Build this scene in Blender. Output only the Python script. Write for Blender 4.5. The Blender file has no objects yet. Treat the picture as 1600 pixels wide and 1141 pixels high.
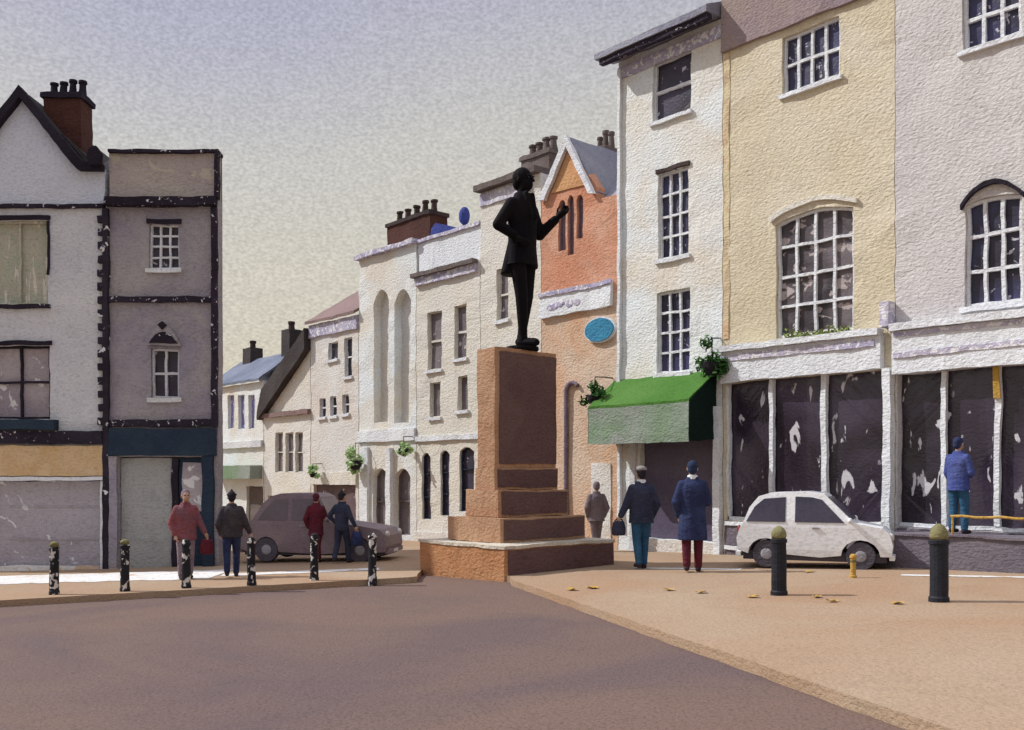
import bpy, bmesh, math, random
from mathutils import Vector, Matrix, noise
from mathutils.geometry import delaunay_2d_cdt
random.seed(11)
S = bpy.context.scene
COL = S.collection
PI = math.pi
EYE, FPX, HY = 1.75, 1500.0, 745.0

# ------------------------------------------------------------------ geometry of the place
def gz(x, y):                       # the square falls gently to the left and away from the viewer
    return 0.2 + 0.025*x - 0.01*y
def G(px, py):                      # a point on the pavement
    u = (px-800)/FPX
    D = FPX*1.55/((py-HY) + FPX*(0.025*u-0.01))
    return Vector((u*D, D, gz(u*D, D)))
K = 0.8925                          # street line: x = 22.59 - K*y
KL = math.sqrt(1+K*K)
def fD(px): return 22.59/((px-800)/FPX + K)
def ft(px): return (20.3-fD(px))*KL
def fz(px, py): return EYE + (HY-py)/FPX*fD(px)
ROT = math.atan2(-1/KL, K/KL)
LD = 20.6                           # the two frontal buildings on the left
def lx(px): return (px-800)/FPX*LD
def lz(py): return EYE + (HY-py)/FPX*LD

# ------------------------------------------------------------------ materials
def srgb(r, g, b):
    f = lambda c: (c/255/12.92) if c/255 <= .04045 else ((c/255+.055)/1.055)**2.4
    return (f(r), f(g), f(b))
MATS = {}
def wc(name, base, var=None, amt=.5, fleck=None, fa=.5, fs=7.0, fstretch=(1,1,1), rough=.92, bump=.75,
       scale=.7, grain=.13, edge=.12, spec=.2, metal=0.0, gs=15, bs=13):
    m = bpy.data.materials.new(name); m.use_nodes = True
    nt = m.node_tree; N = nt.nodes; L = nt.links
    for n in list(N): N.remove(n)
    out = N.new('ShaderNodeOutputMaterial'); p = N.new('ShaderNodeBsdfPrincipled')
    L.new(p.outputs[0], out.inputs[0])
    p.inputs['Roughness'].default_value = rough
    p.inputs['Specular IOR Level'].default_value = spec
    p.inputs['Metallic'].default_value = metal
    tc = N.new('ShaderNodeTexCoord'); oi = N.new('ShaderNodeObjectInfo')
    sh_ = N.new('ShaderNodeVectorMath'); sh_.operation = 'MULTIPLY_ADD'; sh_.inputs[1].default_value = (23, 17, 31)
    L.new(oi.outputs['Random'], sh_.inputs[0]); L.new(tc.outputs['Object'], sh_.inputs[2])
    def nz(sc, det, dist=0., stretch=None, off=0.):
        t = N.new('ShaderNodeTexNoise'); t.inputs['Scale'].default_value = sc
        t.inputs['Detail'].default_value = det; t.inputs['Distortion'].default_value = dist
        mp = N.new('ShaderNodeMapping'); mp.inputs['Location'].default_value = (off, off*.7, off*1.3)
        if stretch: mp.inputs['Scale'].default_value = stretch
        L.new(sh_.outputs[0], mp.inputs[0]); L.new(mp.outputs[0], t.inputs['Vector'])
        return t.outputs['Fac']
    def ramp(src, pts):
        r = N.new('ShaderNodeValToRGB'); e = r.color_ramp.elements
        while len(e) < len(pts): e.new(.5)
        for k, (q, v) in enumerate(pts):
            e[k].position = q; e[k].color = (v, v, v, 1)
        L.new(src, r.inputs[0]); return r.outputs[0]
    def mix(kind, fac, a, b):
        x = N.new('ShaderNodeMix'); x.data_type = 'RGBA'; x.blend_type = kind
        if isinstance(fac, float): x.inputs[0].default_value = fac
        else: L.new(fac, x.inputs[0])
        for k, v in ((6, a), (7, b)):
            if isinstance(v, tuple): x.inputs[k].default_value = (*v, 1)
            else: L.new(v, x.inputs[k])
        return x.outputs[2]
    off = random.uniform(0, 40)
    if var is None: var = tuple(c*.82 for c in base)
    n1 = nz(scale, 4, .8, None, off)
    c = mix('MIX', ramp(n1, [(.38, 0.), (.62, amt*1.6 if amt*1.6 < 1 else 1.)]), base, var)
    # pigment blotches with a hard tide line, as old limewash dries
    n2 = nz(scale*2.6, 5, 1.4, None, off+7)
    c = mix('MULTIPLY', 1.0, c, ramp(n2, [(.30, 1-edge*.9), (.47, 1.0), (.50, 1-edge*1.3), (.515, 1-edge*.2), (.75, 1.0)]))
    n3 = nz(gs, 3, .3, (1, 1, 1.7), off+3)
    c = mix('MULTIPLY', 1.0, c, ramp(n3, [(.30, 1-grain*1.5), (.52, 1.), (.7, 1.)]))
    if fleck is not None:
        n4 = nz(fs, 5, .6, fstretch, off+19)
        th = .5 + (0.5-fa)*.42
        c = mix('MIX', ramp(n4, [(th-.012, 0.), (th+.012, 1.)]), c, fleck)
    L.new(c, p.inputs['Base Color'])
    if bump > 0:
        n5 = nz(bs, 2.5, .4, (1, 1, 1.6), off+5)
        b = N.new('ShaderNodeBump'); b.inputs['Strength'].default_value = bump
        b.inputs['Distance'].default_value = .035*13/bs
        L.new(n5, b.inputs['Height']); L.new(b.outputs[0], p.inputs['Normal'])
    MATS[name] = m
    return m
def mul(c, k): return tuple(x*k for x in c)

WHITE = (.74, .76, .77)
wc('white_paint', (0.76, 0.785, 0.8), (0.68, 0.68, 0.73), .4, edge=.05)
wc('white_render', (0.75, 0.79, 0.8), (0.72, 0.67, 0.58), .75, edge=.06, scale=.45)
wc('cream_render', (0.7, 0.66, 0.57), (0.72, 0.7, 0.66), .6, edge=.06, scale=.4)
wc('pale_render', (0.7, 0.69, 0.66), (0.66, 0.58, 0.5), .5, edge=.06)
wc('yellow_render', (0.62, 0.54, 0.38), (0.68, 0.61, 0.48), .8, edge=.07, scale=.35)
wc('mauve_render', (0.58, 0.55, 0.55), (0.62, 0.59, 0.57), .6, edge=.07, scale=.35)
wc('eave_shade_mauve', (.30, .23, .25), (.36, .28, .24), .5)
wc('lilac_trim_and_shade', (.40, .37, .52), (.60, .57, .64), .5, fleck=(.74, .73, .74), fa=.36, fs=9)
wc('brick_orange', (0.58, 0.26, 0.155), (0.63, 0.36, 0.25), .7, edge=.14, scale=.6)
wc('brick_pale', (0.62, 0.39, 0.25), (0.64, 0.5, 0.38), .7, edge=.12, scale=.5)
wc('corner_stain', (.62, .43, .26), (.60, .50, .33), .8, fleck=(.62, .53, .34), fa=.4, fs=3)
wc('ochre_render', (0.6, 0.34, 0.16), (0.58, 0.28, 0.14), .5)
wc('stone_grey', (0.68, 0.69, 0.69), (0.58, 0.58, 0.62), .6, edge=.08, scale=.4)
wc('gable_blue', (0.56, 0.61, 0.76), (0.64, 0.67, 0.74), .6, edge=.06, scale=.35)
wc('panel_grey', (.40, .37, .37), (.29, .26, .32), .6, edge=.14, scale=.6)
wc('parapet_grey', (.44, .38, .37), (.52, .47, .40), .4, edge=.12, scale=.6, fleck=(.52, .47, .38), fa=.18, fs=1.2)
wc('shutter_grey', (.36, .33, .37), (.42, .39, .43), .6, edge=.1, fleck=(.62, .62, .64), fa=.12, fs=3)
wc('door_grey', (0.33, 0.33, 0.33), (0.38, 0.38, 0.37), .6, edge=.1)
wc('black_timber', (.022, .016, .026), (.04, .03, .05), .5, fleck=(.62, .6, .6), fa=.12, fs=12)
wc('black_trim', (.02, .015, .024), (.035, .028, .045), .5)
wc('quoin_black', (.022, .017, .026), (.05, .04, .06), .5, fleck=(.66, .65, .66), fa=.12, fs=5)
wc('navy_timber', (.022, .034, .06), (.03, .05, .075), .6)
wc('ochre_sign', (0.6, 0.4, 0.2), (0.66, 0.48, 0.29), .6, edge=.16, scale=1.2)
wc('brown_brick', (.07, .028, .022), (.10, .04, .03), .5, edge=.2)
wc('chimney_grey', (.13, .10, .09), (.18, .15, .14), .5)
wc('clay_dark', (.05, .035, .035), (.09, .06, .05), .5)
wc('slate_grey', (.25, .25, .32), (.33, .33, .38), .5)
wc('slate_blue', (.14, .16, .22), (.22, .24, .31), .5)
wc('slate_dark', (.05, .04, .04), (.075, .065, .065), .5)
wc('tile_brown', (.27, .18, .17), (.23, .16, .15), .5)
wc('roof_bluepaint', (.04, .055, .22), (.06, .08, .30), .5)
wc('pane_dark', (.028, .022, .034), (.06, .05, .085), .6, fleck=(.50, .48, .52), fa=.10, fs=5, rough=.35, spec=.35, bump=.2)
wc('pane_worn', (.035, .028, .036), (.16, .13, .14), .6, fleck=(.40, .34, .33), fa=.24, fs=3.5, fstretch=(1,1,1.3), rough=.4, spec=.35, bump=.2)
wc('pane_blue', (0.028, 0.024, 0.038), (0.05, 0.05, 0.12), .7, fleck=(.5, .48, .54), fa=.12, fs=8, rough=.35, spec=.35, bump=.2)
wc('pane_violet', (.20, .20, .42), (.30, .29, .48), .6, fleck=(.72, .71, .7), fa=.24, fs=10, fstretch=(1,1,.4), bump=.2)
wc('pane_grey', (.20, .17, .18), (.13, .11, .12), .6, fleck=(.55, .53, .5), fa=.08, fs=6, rough=.4, spec=.35, bump=.2)
wc('pane_mauve', (.42, .37, .38), (.32, .27, .31), .6, fleck=(.66, .64, .64), fa=.26, fs=3, rough=.4, spec=.3, bump=.2)
wc('curtain_green', (.44, .46, .36), (.52, .48, .38), .5, edge=.16, scale=2.2, fleck=(.66, .62, .54), fa=.26, fs=3, fstretch=(2.5,1,.4))
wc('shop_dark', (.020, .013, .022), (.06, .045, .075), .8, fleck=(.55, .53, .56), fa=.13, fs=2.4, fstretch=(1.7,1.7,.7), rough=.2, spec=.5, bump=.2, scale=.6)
wc('shop_violet', (0.085, 0.07, 0.12), (0.12, 0.1, 0.15), .7, rough=.45, spec=.3, bump=.25, scale=.7)
wc('shop_maroon', (.12, .075, .085), (.17, .115, .12), .7, fleck=(.6, .55, .52), fa=.06, fs=5, rough=.5, bump=.25)
wc('riser_mauve', (.15, .13, .16), (.19, .165, .19), .6, edge=.12)
wc('stone_tan', (0.41, 0.23, 0.135), (0.47, 0.29, 0.18), .6, edge=.12, scale=.9)
wc('stone_base', (0.44, 0.205, 0.095), (0.5, 0.26, 0.13), .6, edge=.12, scale=.9)
wc('stone_ledge', (.62, .56, .46), (.50, .44, .36), .5, edge=.12)
wc('stone_shade_brown', (0.15, 0.088, 0.082), (0.12, 0.068, 0.068), .6, edge=.1, scale=.8)  # shaded-side copy of the tan stone
wc('bronze', (.006, .005, .007), (.012, .009, .010), .5, rough=.8, spec=.08, bump=.3)
wc('asphalt', (0.136, 0.094, 0.09), (0.175, 0.115, 0.092), .9, edge=.05, scale=.28, grain=.2, bump=.8, gs=36, bs=30)
wc('paving', (0.365, 0.235, 0.148), (0.39, 0.285, 0.195), .9, edge=.06, scale=.3, grain=.12, bump=.7, gs=26, bs=22)
wc('earth', (.3, .24, .2), (.25, .2, .17), .5)
wc('kerb_white', (.78, .77, .76), (.70, .66, .62), .4, edge=.1, fleck=(.58, .44, .32), fa=.2, fs=3)
wc('iron_black', (.012, .012, .017), (.022, .024, .034), .5, rough=.6, bump=.3)
wc('iron_chipped', (.012, .012, .016), (.022, .022, .03), .5, fleck=(.62, .58, .54), fa=.30, fs=10, rough=.6, bump=.3)
wc('olive_cap', (.19, .17, .075), (.25, .23, .12), .5)
wc('ochre_paint', (.48, .29, .06), (.56, .36, .12), .5)
wc('awning_green', (0.06, 0.17, 0.026), (0.085, 0.2, 0.04), .6, edge=.1)
wc('awning_grey', (0.19, 0.28, 0.17), (0.28, 0.31, 0.27), .9, edge=.08, scale=.7)
wc('awning_shade', (.003, .014, .011), (.005, .024, .016), .5)
wc('leaf_dark', (.03, .10, .022), (.05, .14, .03), .5, bump=0)
wc('leaf_light', (0.42, 0.6, 0.28), (0.52, 0.68, 0.36), .5, bump=0)
wc('hedge_olive', (.20, .25, .07), (.27, .31, .11), .5, bump=0)
wc('blue_sign', (.04, .21, .36), (.06, .26, .42), .5)
wc('car_white', (0.86, 0.87, 0.88), (0.8, 0.8, 0.82), .4, edge=.05, rough=.5, spec=.4, bump=.15)
wc('car_mauve', (.20, .145, .165), (.27, .205, .22), .6, edge=.1, rough=.6, spec=.3, bump=.2)
wc('car_glass', (.05, .045, .07), (.09, .08, .115), .6, rough=.25, spec=.4, bump=.1)
wc('glass_mauve', (.13, .10, .115), (.18, .14, .155), .6, rough=.3, spec=.4, bump=.1)
wc('tyre', (.07, .062, .08), (.12, .11, .13), .4)
wc('rim_grey', (.34, .33, .36), (.28, .27, .3), .4)
wc('lamp_glass', (.7, .68, .62), (.6, .58, .55), .4, rough=.3, bump=.1)
wc('lamp_red', (.3, .03, .03), (.25, .03, .03), .4, rough=.3, bump=.1)
wc('skin', (.48, .30, .22), (.44, .27, .20), .4, bump=.1, edge=.03)
wc('hair_dark', (.02, .016, .022), (.035, .03, .04), .4, bump=.4)
wc('hair_navy', (.02, .03, .07), (.03, .045, .09), .4, bump=.4)
wc('cloth_red', (0.25, 0.075, 0.085), (0.2, 0.09, 0.115), .8, edge=.2, scale=3)
wc('cloth_maroon', (.13, .018, .03), (.10, .02, .035), .7, edge=.2, scale=3)
wc('cloth_charcoal', (.045, .04, .05), (.065, .055, .06), .7, edge=.2, scale=3)
wc('cloth_navy', (.024, .03, .085), (.035, .05, .12), .8, edge=.2, scale=3)
wc('cloth_ink', (.03, .036, .066), (.045, .05, .085), .8, edge=.2, scale=3)
wc('cloth_blue', (.05, .07, .24), (.085, .11, .30), .8, edge=.2, scale=3)
wc('cloth_denim', (.025, .085, .17), (.04, .12, .22), .8, edge=.2, scale=3)
wc('cloth_grey', (.17, .135, .15), (.21, .17, .18), .8, edge=.2, scale=3)
wc('cloth_mauve', (.20, .15, .19), (.26, .20, .24), .7, edge=.2, scale=3)
wc('cap_grey', (.22, .20, .20), (.28, .26, .25), .5, bump=.3)
wc('leather_dark', (.04, .025, .03), (.06, .04, .045), .5)

# ------------------------------------------------------------------ object helpers
def wob(p, a=1.0):
    v = noise.noise_vector(p*1.9)*.026 + noise.noise_vector(p*6.3+Vector((9, 4, 2)))*.013
    return p + v*a
def emit(name, bm, mat, parent=None, W=None, amp=1.0, smooth=False, flat=False):
    bmesh.ops.recalc_face_normals(bm, faces=bm.faces[:])
    if amp:
        M = W if W is not None else Matrix()
        Mi = M.inverted()
        for v in bm.verts:
            q = wob(M @ v.co, amp)
            if flat: q.z = (M @ v.co).z
            v.co = Mi @ q
    me = bpy.data.meshes.new(name); bm.to_mesh(me); bm.free()
    if isinstance(mat, (list, tuple)):
        for k in mat: me.materials.append(MATS[k])
    else: me.materials.append(MATS[mat])
    if smooth:
        for f in me.polygons: f.use_smooth = True
    o = bpy.data.objects.new(name, me); COL.objects.link(o)
    if parent is not None: o.parent = parent
    return o
def tag(o, label, cat, group=None):
    o['label'] = label; o['category'] = cat
    if group: o['group'] = group
    return o
def part_label(o, s): o['label'] = s; return o
def thing(name, label, cat, loc, rot=0., group=None):
    o = bpy.data.objects.new(name, None); COL.objects.link(o)
    o.location = loc; o.rotation_euler = (0, 0, rot); o.empty_display_size = .3
    tag(o, label, cat, group)
    return o
def mtx(loc, rot=0.): return Matrix.Translation(Vector(loc)) @ Matrix.Rotation(rot, 4, 'Z')
BAS = {'XZ': lambda a, b, h: Vector((a, h, b)), 'XY': lambda a, b, h: Vector((a, b, h)),
       'YZ': lambda a, b, h: Vector((h, a, b))}
def resample(poly, seg):
    out = []
    n = len(poly)
    for i in range(n):
        a = Vector(poly[i]); b = Vector(poly[(i+1) % n])
        k = max(1, int((b-a).length/seg + .5))
        for j in range(k): out.append(a.lerp(b, j/k))
    return out
def prism(bm, outer, h0, h1, basis='XZ', holes=(), seg=.16, grid=0, f=None):
    f = f or BAS[basis]
    loops = [resample(l, seg) for l in [outer]+list(holes)]
    vs, es = [], []
    for lp in loops:
        s = len(vs); vs += lp
        es += [(s+i, s+(i+1) % len(lp)) for i in range(len(lp))]
    if grid:
        xs = [v.x for v in loops[0]]; ys = [v.y for v in loops[0]]
        nx = int((max(xs)-min(xs))/grid); ny = int((max(ys)-min(ys))/grid)
        for i in range(1, nx):
            for j in range(1, ny):
                vs.append(Vector((min(xs)+i*(max(xs)-min(xs))/nx+.003, min(ys)+j*(max(ys)-min(ys))/ny+.002)))
    ov, oe, of, o1, o2, o3 = delaunay_2d_cdt([Vector((v.x, v.y)) for v in vs], es, [], 1, 1e-5)
    def inside(p, lp):
        r = False; j = len(lp)-1
        for i in range(len(lp)):
            a, b = lp[i], lp[j]
            if (a.y > p[1]) != (b.y > p[1]) and p[0] < (b.x-a.x)*(p[1]-a.y)/(b.y-a.y)+a.x: r = not r
            j = i
        return r
    if holes:
        bb = [(min(v.x for v in l), max(v.x for v in l), min(v.y for v in l), max(v.y for v in l), l) for l in loops[1:]]
        keep = []
        for t in of:
            c = (sum(ov[i].x for i in t)/3, sum(ov[i].y for i in t)/3)
            if not any(q[0] <= c[0] <= q[1] and q[2] <= c[1] <= q[3] and inside(c, q[4]) for q in bb): keep.append(t)
        of = keep
    nl = max(1, int(abs(h1-h0)/max(seg*2, .25)))
    used = set(i for t in of for i in t)
    A = {i: bm.verts.new(f(ov[i].x, ov[i].y, h0)) for i in used}
    B = {i: bm.verts.new(f(ov[i].x, ov[i].y, h1)) for i in used}
    cnt = {}
    for t in of:
        bm.faces.new([A[i] for i in t]); bm.faces.new([B[i] for i in reversed(t)])
        for q in range(len(t)):
            e = (t[q], t[(q+1) % len(t)])
            cnt.setdefault(tuple(sorted(e)), []).append(e)
    mids = {}
    def layer(i, k):
        if k == 0: return A[i]
        if k == nl: return B[i]
        if (i, k) not in mids:
            mids[(i, k)] = bm.verts.new(f(ov[i].x, ov[i].y, h0+(h1-h0)*k/nl))
        return mids[(i, k)]
    for e, l in cnt.items():
        if len(l) == 1:
            a, b = l[0]
            for k in range(nl):
                bm.faces.new([layer(a, k), layer(a, k+1), layer(b, k+1), layer(b, k)])
def rect(x0, x1, z0, z1): return [(x0, z0), (x1, z0), (x1, z1), (x0, z1)]
def box(bm, x0, x1, y0, y1, z0, z1, seg=.16): prism(bm, rect(x0, x1, z0, z1), y0, y1, 'XZ', (), seg)
def tube(bm, pts, rads, n=10, caps=True):
    pts = [Vector(p) for p in pts]
    if not isinstance(rads, (list, tuple)): rads = [rads]*len(pts)
    rings = []
    up = None
    for i, p in enumerate(pts):
        d = (pts[min(i+1, len(pts)-1)] - pts[max(i-1, 0)]).normalized()
        if up is None: up = Vector((0, 0, 1)) if abs(d.z) < .9 else Vector((1, 0, 0))
        s = d.cross(up).normalized(); w = s.cross(d).normalized(); up = w
        rings.append([bm.verts.new(p + (s*math.cos(2*PI*k/n) + w*math.sin(2*PI*k/n))*rads[i]) for k in range(n)])
    for a, b in zip(rings, rings[1:]):
        for k in range(n): bm.faces.new([a[k], a[(k+1) % n], b[(k+1) % n], b[k]])
    if caps:
        bm.faces.new(rings[0][::-1]); bm.faces.new(rings[-1])
def lathe(bm, prof, n=20, c=(0, 0, 0), axis='Z'):
    c = Vector(c); rings = []
    for r, h in prof:
        ring = []
        for k in range(n):
            a = 2*PI*k/n
            if axis == 'Z': q = Vector((r*math.cos(a), r*math.sin(a), h))
            else: q = Vector((r*math.cos(a), h, r*math.sin(a)))
            ring.append(bm.verts.new(c+q))
        rings.append(ring)
    for a, b in zip(rings, rings[1:]):
        for k in range(n): bm.faces.new([a[k], a[(k+1) % n], b[(k+1) % n], b[k]])
    bm.faces.new(rings[0][::-1]); bm.faces.new(rings[-1])
def ellipsoid(bm, c, r, rot=None, n=14, m=9):
    M = Matrix.Translation(Vector(c)) @ (rot.to_4x4() if rot else Matrix()) @ Matrix.Diagonal((*r, 1))
    bmesh.ops.create_uvsphere(bm, u_segments=n, v_segments=m, radius=1, matrix=M)
def capsule(bm, a, b, r0, r1, n=12):
    a, b = Vector(a), Vector(b); d = (b-a)
    L = d.length; d = d/L if L else Vector((0, 0, 1))
    P, R = [], []
    for k in range(4):
        t = -PI/2 + (k+.35)/4*PI/2
        P.append(a + d*r0*math.sin(t)); R.append(r0*math.cos(t))
    for k in range(5): P.append(a.lerp(b, k/4)); R.append(r0+(r1-r0)*k/4)
    for k in range(4):
        t = (k+.65)/4*PI/2
        P.append(b + d*r1*math.sin(t)); R.append(r1*math.cos(t))
    tube(bm, P, R, n)
def loft(bm, secs, n=18):                       # secs: (x, y, z, rx, ry)
    rings = []
    for (x, y, z, rx, ry) in secs:
        rings.append([bm.verts.new((x+rx*math.cos(2*PI*k/n), y+ry*math.sin(2*PI*k/n), z)) for k in range(n)])
    for a, b in zip(rings, rings[1:]):
        for k in range(n): bm.faces.new([a[k], a[(k+1) % n], b[(k+1) % n], b[k]])
    bm.faces.new(rings[0][::-1]); bm.faces.new(rings[-1])
def fuse(name, bm, mat, parent=None, voxel=.009, smooth=4):
    bmesh.ops.recalc_face_normals(bm, faces=bm.faces[:])
    me = bpy.data.meshes.new('tmp'); bm.to_mesh(me); bm.free()
    t = bpy.data.objects.new('tmp', me); COL.objects.link(t)
    r = t.modifiers.new('r', 'REMESH'); r.mode = 'VOXEL'; r.voxel_size = voxel
    if smooth:
        s = t.modifiers.new('s', 'SMOOTH'); s.iterations = smooth; s.factor = .5
    bpy.context.view_layer.update()
    dg = bpy.context.evaluated_depsgraph_get()
    out = bpy.data.meshes.new_from_object(t.evaluated_get(dg))
    out.name = name
    bpy.data.objects.remove(t); bpy.data.meshes.remove(me)
    out.materials.clear(); out.materials.append(MATS[mat])
    for f in out.polygons: f.use_smooth = True
    o = bpy.data.objects.new(name, out); COL.objects.link(o)
    if parent is not None: o.parent = parent
    return o
def struct(name, bm, mat, amp=1.0):
    o = emit(name, bm, mat, None, None, amp, False, True); o['kind'] = 'structure'; return o

# ------------------------------------------------------------------ building kit (local x along the front, -y to the street)
class Front:
    def __init__(s, name, label, origin, rot, fx, zf, group=None):
        s.root = thing(name, label, 'building', origin, rot, group)
        s.W = mtx(origin, rot); s.fx = fx; s.zf = zf; s.z0 = origin[2]
        s.holes = []
    def x(s, px): return s.fx(px)
    def z(s, px, py): return s.zf(px, py) - s.z0
    def put(s, name, bm, mat, parent=None, amp=1.0, smooth=False):
        return emit(name, bm, mat, parent or s.root, s.W, amp, smooth)
    def bx(s, name, x0, x1, y0, y1, z0, z1, mat, parent=None):
        bm = bmesh.new(); box(bm, x0, x1, y0, y1, z0, z1); return s.put(name, bm, mat, parent)
    def opening(s, x0, x1, z0, z1, rise=0.):
        top = lambda x: z1 - rise*((2*(x-(x0+x1)/2)/(x1-x0))**2)
        n = 8 if rise else 1
        poly = [(x0, z0), (x1, z0)] + [(x1+(x0-x1)*k/n, top(x1+(x0-x1)*k/n)) for k in range(n+1)]
        s.holes.append(poly); return poly, top
    def window(s, pxa, pxb, pya, pyb, cols, rows, pane='pane_dark', frame='white_paint', rise=0., bar=.045, fw=.05, sill='white_paint', lintel=None, name='window', yf=.07):
        pm = (pxa+pxb)/2
        x0, x1 = s.x(pxa), s.x(pxb); z0, z1 = s.z(pm, pyb), s.z(pm, pya)
        poly, top = s.opening(x0, x1, z0, z1, rise)
        holes = []
        cw = (x1-x0-2*fw-(cols-1)*bar)/cols; rh = (z1-z0-2*fw-(rows-1)*bar)/rows
        for i in range(cols):
            a = x0+fw+i*(cw+bar); b = a+cw
            for j in range(rows):
                c = z0+fw+j*(rh+bar); d = c+rh
                if rise:
                    hp = [(a, c), (b, c)] + [(b+(a-b)*k/3, min(d, top(b+(a-b)*k/3)-fw)) for k in range(4)]
                    if min(p[1] for p in hp[2:]) < c+.03: continue
                else: hp = rect(a, b, c, d)
                holes.append(hp)
        bm = bmesh.new()
        ins = .004
        prism(bm, [(min(max(p[0], x0+ins), x1-ins), min(max(p[1], z0+ins), top(p[0])-ins)) for p in poly], yf, yf+.06, 'XZ', holes, seg=.12)
        w = s.put(name, bm, frame, None, .8)
        bm = bmesh.new()
        prism(bm, [(min(max(p[0], x0+.01), x1-.01), min(max(p[1], z0+.01), top(p[0])-.01)) for p in poly], yf+.065, yf+.085, 'XZ', (), seg=.3)
        s.put('pane', bm, pane, w)
        if sill: s.bx('sill', x0-.06, x1+.06, -.07, .06, z0-.09, z0-.003, sill, w)
        if lintel: s.bx('lintel', x0-.05, x1+.05, -.05, .05, z1+.004, z1+.10, lintel, w)
        return w
    def wall(s, outline, mat, depth, zb=-.8, grid=.5, core_top=None, th=.3, plan=None, name='wall'):
        bm = bmesh.new()
        prism(bm, outline, 0, th, 'XZ', s.holes, grid=grid)
        xs = [p[0] for p in outline]; zs = [p[1] for p in outline]
        ct = core_top if core_top is not None else max(zs)-.003
        if plan is None:
            plan = rect(min(xs)+.003, max(xs)-.003, th, depth)
        prism(bm, plan, min(zs)+.003, ct, 'XY', (), seg=.5)
        s.holes = []
        return s.put(name, bm, mat)
    def roof(s, x0, x1, ze, zr, depth, mat, over=.18, t=.1):
        bm = bmesh.new(); d = depth/2
        prism(bm, [(-over, ze), (d, zr), (depth+over, ze), (depth+over, ze+t), (d, zr+t), (-over, ze+t)], x0, x1, 'YZ', (), seg=.2)
        return s.put('roof', bm, mat)
def street(name, label, pxa, pxb):
    D = fD(pxa); x = 22.59-K*D
    org = Vector((x, D, gz(x, D)))
    t0 = ft(pxa)
    f = Front(name, label, org, ROT, lambda px: ft(px)-t0, fz)
    f.len = ft(pxb)-t0
    return f
def chimney(b, parent, x0, x1, y0, y1, z0, z1, mat, potmat, pots, cap='clay_dark', ph=.4):
    bm = bmesh.new(); box(bm, x0, x1, y0, y1, z0, z1)
    c = b.put('chimney', bm, mat, parent)
    b.bx('chimney_cap', x0-.05, x1+.05, y0-.05, y1+.05, z1+.003, z1+.12, cap, c)
    for k in range(pots):
        q = x0+(x1-x0)*(k+.5)/pots
        r = min(.11, (x1-x0)/pots*.42); h = ph*random.uniform(.85, 1.12)
        bm = bmesh.new()
        lathe(bm, [(r*.9, 0), (r*1.05, .05), (r*.85, h*.5), (r*.8, h*.8), (r*1.08, h*.86), (r*1.05, h), (r*.6, h+.002)], 12, (q, (y0+y1)/2, z1+.124))
        b.put('chimney_pot', bm, potmat, c)
    return c

# ------------------------------------------------------------------ LEFT: gabled house and narrow dark house (frontal)
lorg = Vector((lx(0), LD, gz(lx(0), LD)))
L1 = Front('gabled_house', 'pale grey gabled house with black barge boards, brick chimney and ochre shop sign', lorg, 0., lambda px: lx(px)-lx(0), lambda px, py: lz(py))
X = L1.x; Z = lambda py: L1.z(0, py)
xl, xr = X(-95), X(163)
# openings first
w1 = L1.window(-62, 75, 345, 476, 3, 1, 'curtain_green', 'curtain_green', bar=.05, fw=.045, sill='black_timber', lintel='black_trim')
w2 = L1.window(-62, 78, 540, 655, 3, 2, 'pane_mauve', 'black_trim', bar=.05, fw=.05, sill=None, lintel='black_trim')
poly, _ = L1.opening(X(-85), X(160), -.02, Z(750))
L1.wall([(xl, -.8), (xr, -.8), (xr, Z(324)), (xl, Z(324))], 'stone_grey', 7, plan=[(xl+.003, .3), (xr-.003, .3), (xr-6.2, 7), (xl-4, 7)], core_top=Z(262))
bm = bmesh.new(); ap = X(35)
prism(bm, [(xl, Z(320)), (xr, Z(320)), (xr, Z(264)), (X(128), Z(264)), (ap, Z(152)), (X(-80), Z(290)), (xl, Z(290))], .01, .3, 'XZ', grid=.4)
L1.put('gable', bm, 'gable_blue')
L1.bx('string_course', xl-.02, xr+.01, -.07, .25, Z(326), Z(320.2), 'black_timber')
bm = bmesh.new()   # barge boards with the kick at the eave
prism(bm, [(X(-95), Z(305)), (ap, Z(138)), (X(62), Z(170)), (X(135), Z(256)), (X(163), Z(258)), (X(163), Z(268)), (X(126), Z(268)), (X(95), Z(232)), (ap, Z(156)), (X(-95), Z(325))], -.16, .008, 'XZ')
L1.put('barge_board', bm, 'black_trim')
bm = bmesh.new()
prism(bm, [(X(-95), Z(306)), (ap, Z(140)), (X(133), Z(258)), (X(160), Z(260)), (X(160), Z(266)), (ap, Z(155)), (X(-95), Z(324))], .302, 6, 'XZ', seg=.4)
L1.put('roof', bm, 'slate_dark')
chimney(L1, L1.root, X(50), X(110), .5, 1.1, Z(262), Z(139), 'brown_brick', 'black_trim', 4, 'black_trim', .36)
bm = bmesh.new()
prism(bm, [(X(147), Z(263)), (X(164), Z(263)), (X(166), Z(246)), (X(158), Z(236)), (X(148), Z(238)), (X(144), Z(248))], -.3, -.165, 'XZ')
L1.put('rainwater_hopper', bm, 'black_trim')
L1.bx('jamb', X(74), X(78), -.03, .0, Z(430), Z(346), 'black_trim', w1)
L1.bx('sill_shelf', X(-70), X(92), -.22, .05, Z(672), Z(656.5), 'navy_timber')
L1.bx('cornice', xl, X(163), -.14, .05, Z(694), Z(674), 'black_timber')
L1.bx('sign_board', xl, X(163), -.10, -.004, Z(744), Z(697), 'ochre_sign')
L1.bx('sign_ledge', xl, X(163), -.12, .02, Z(751), Z(745.5), 'white_paint')
bm = bmesh.new()
box(bm, X(-84), X(159), .12, .2, .0, Z(752))
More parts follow.
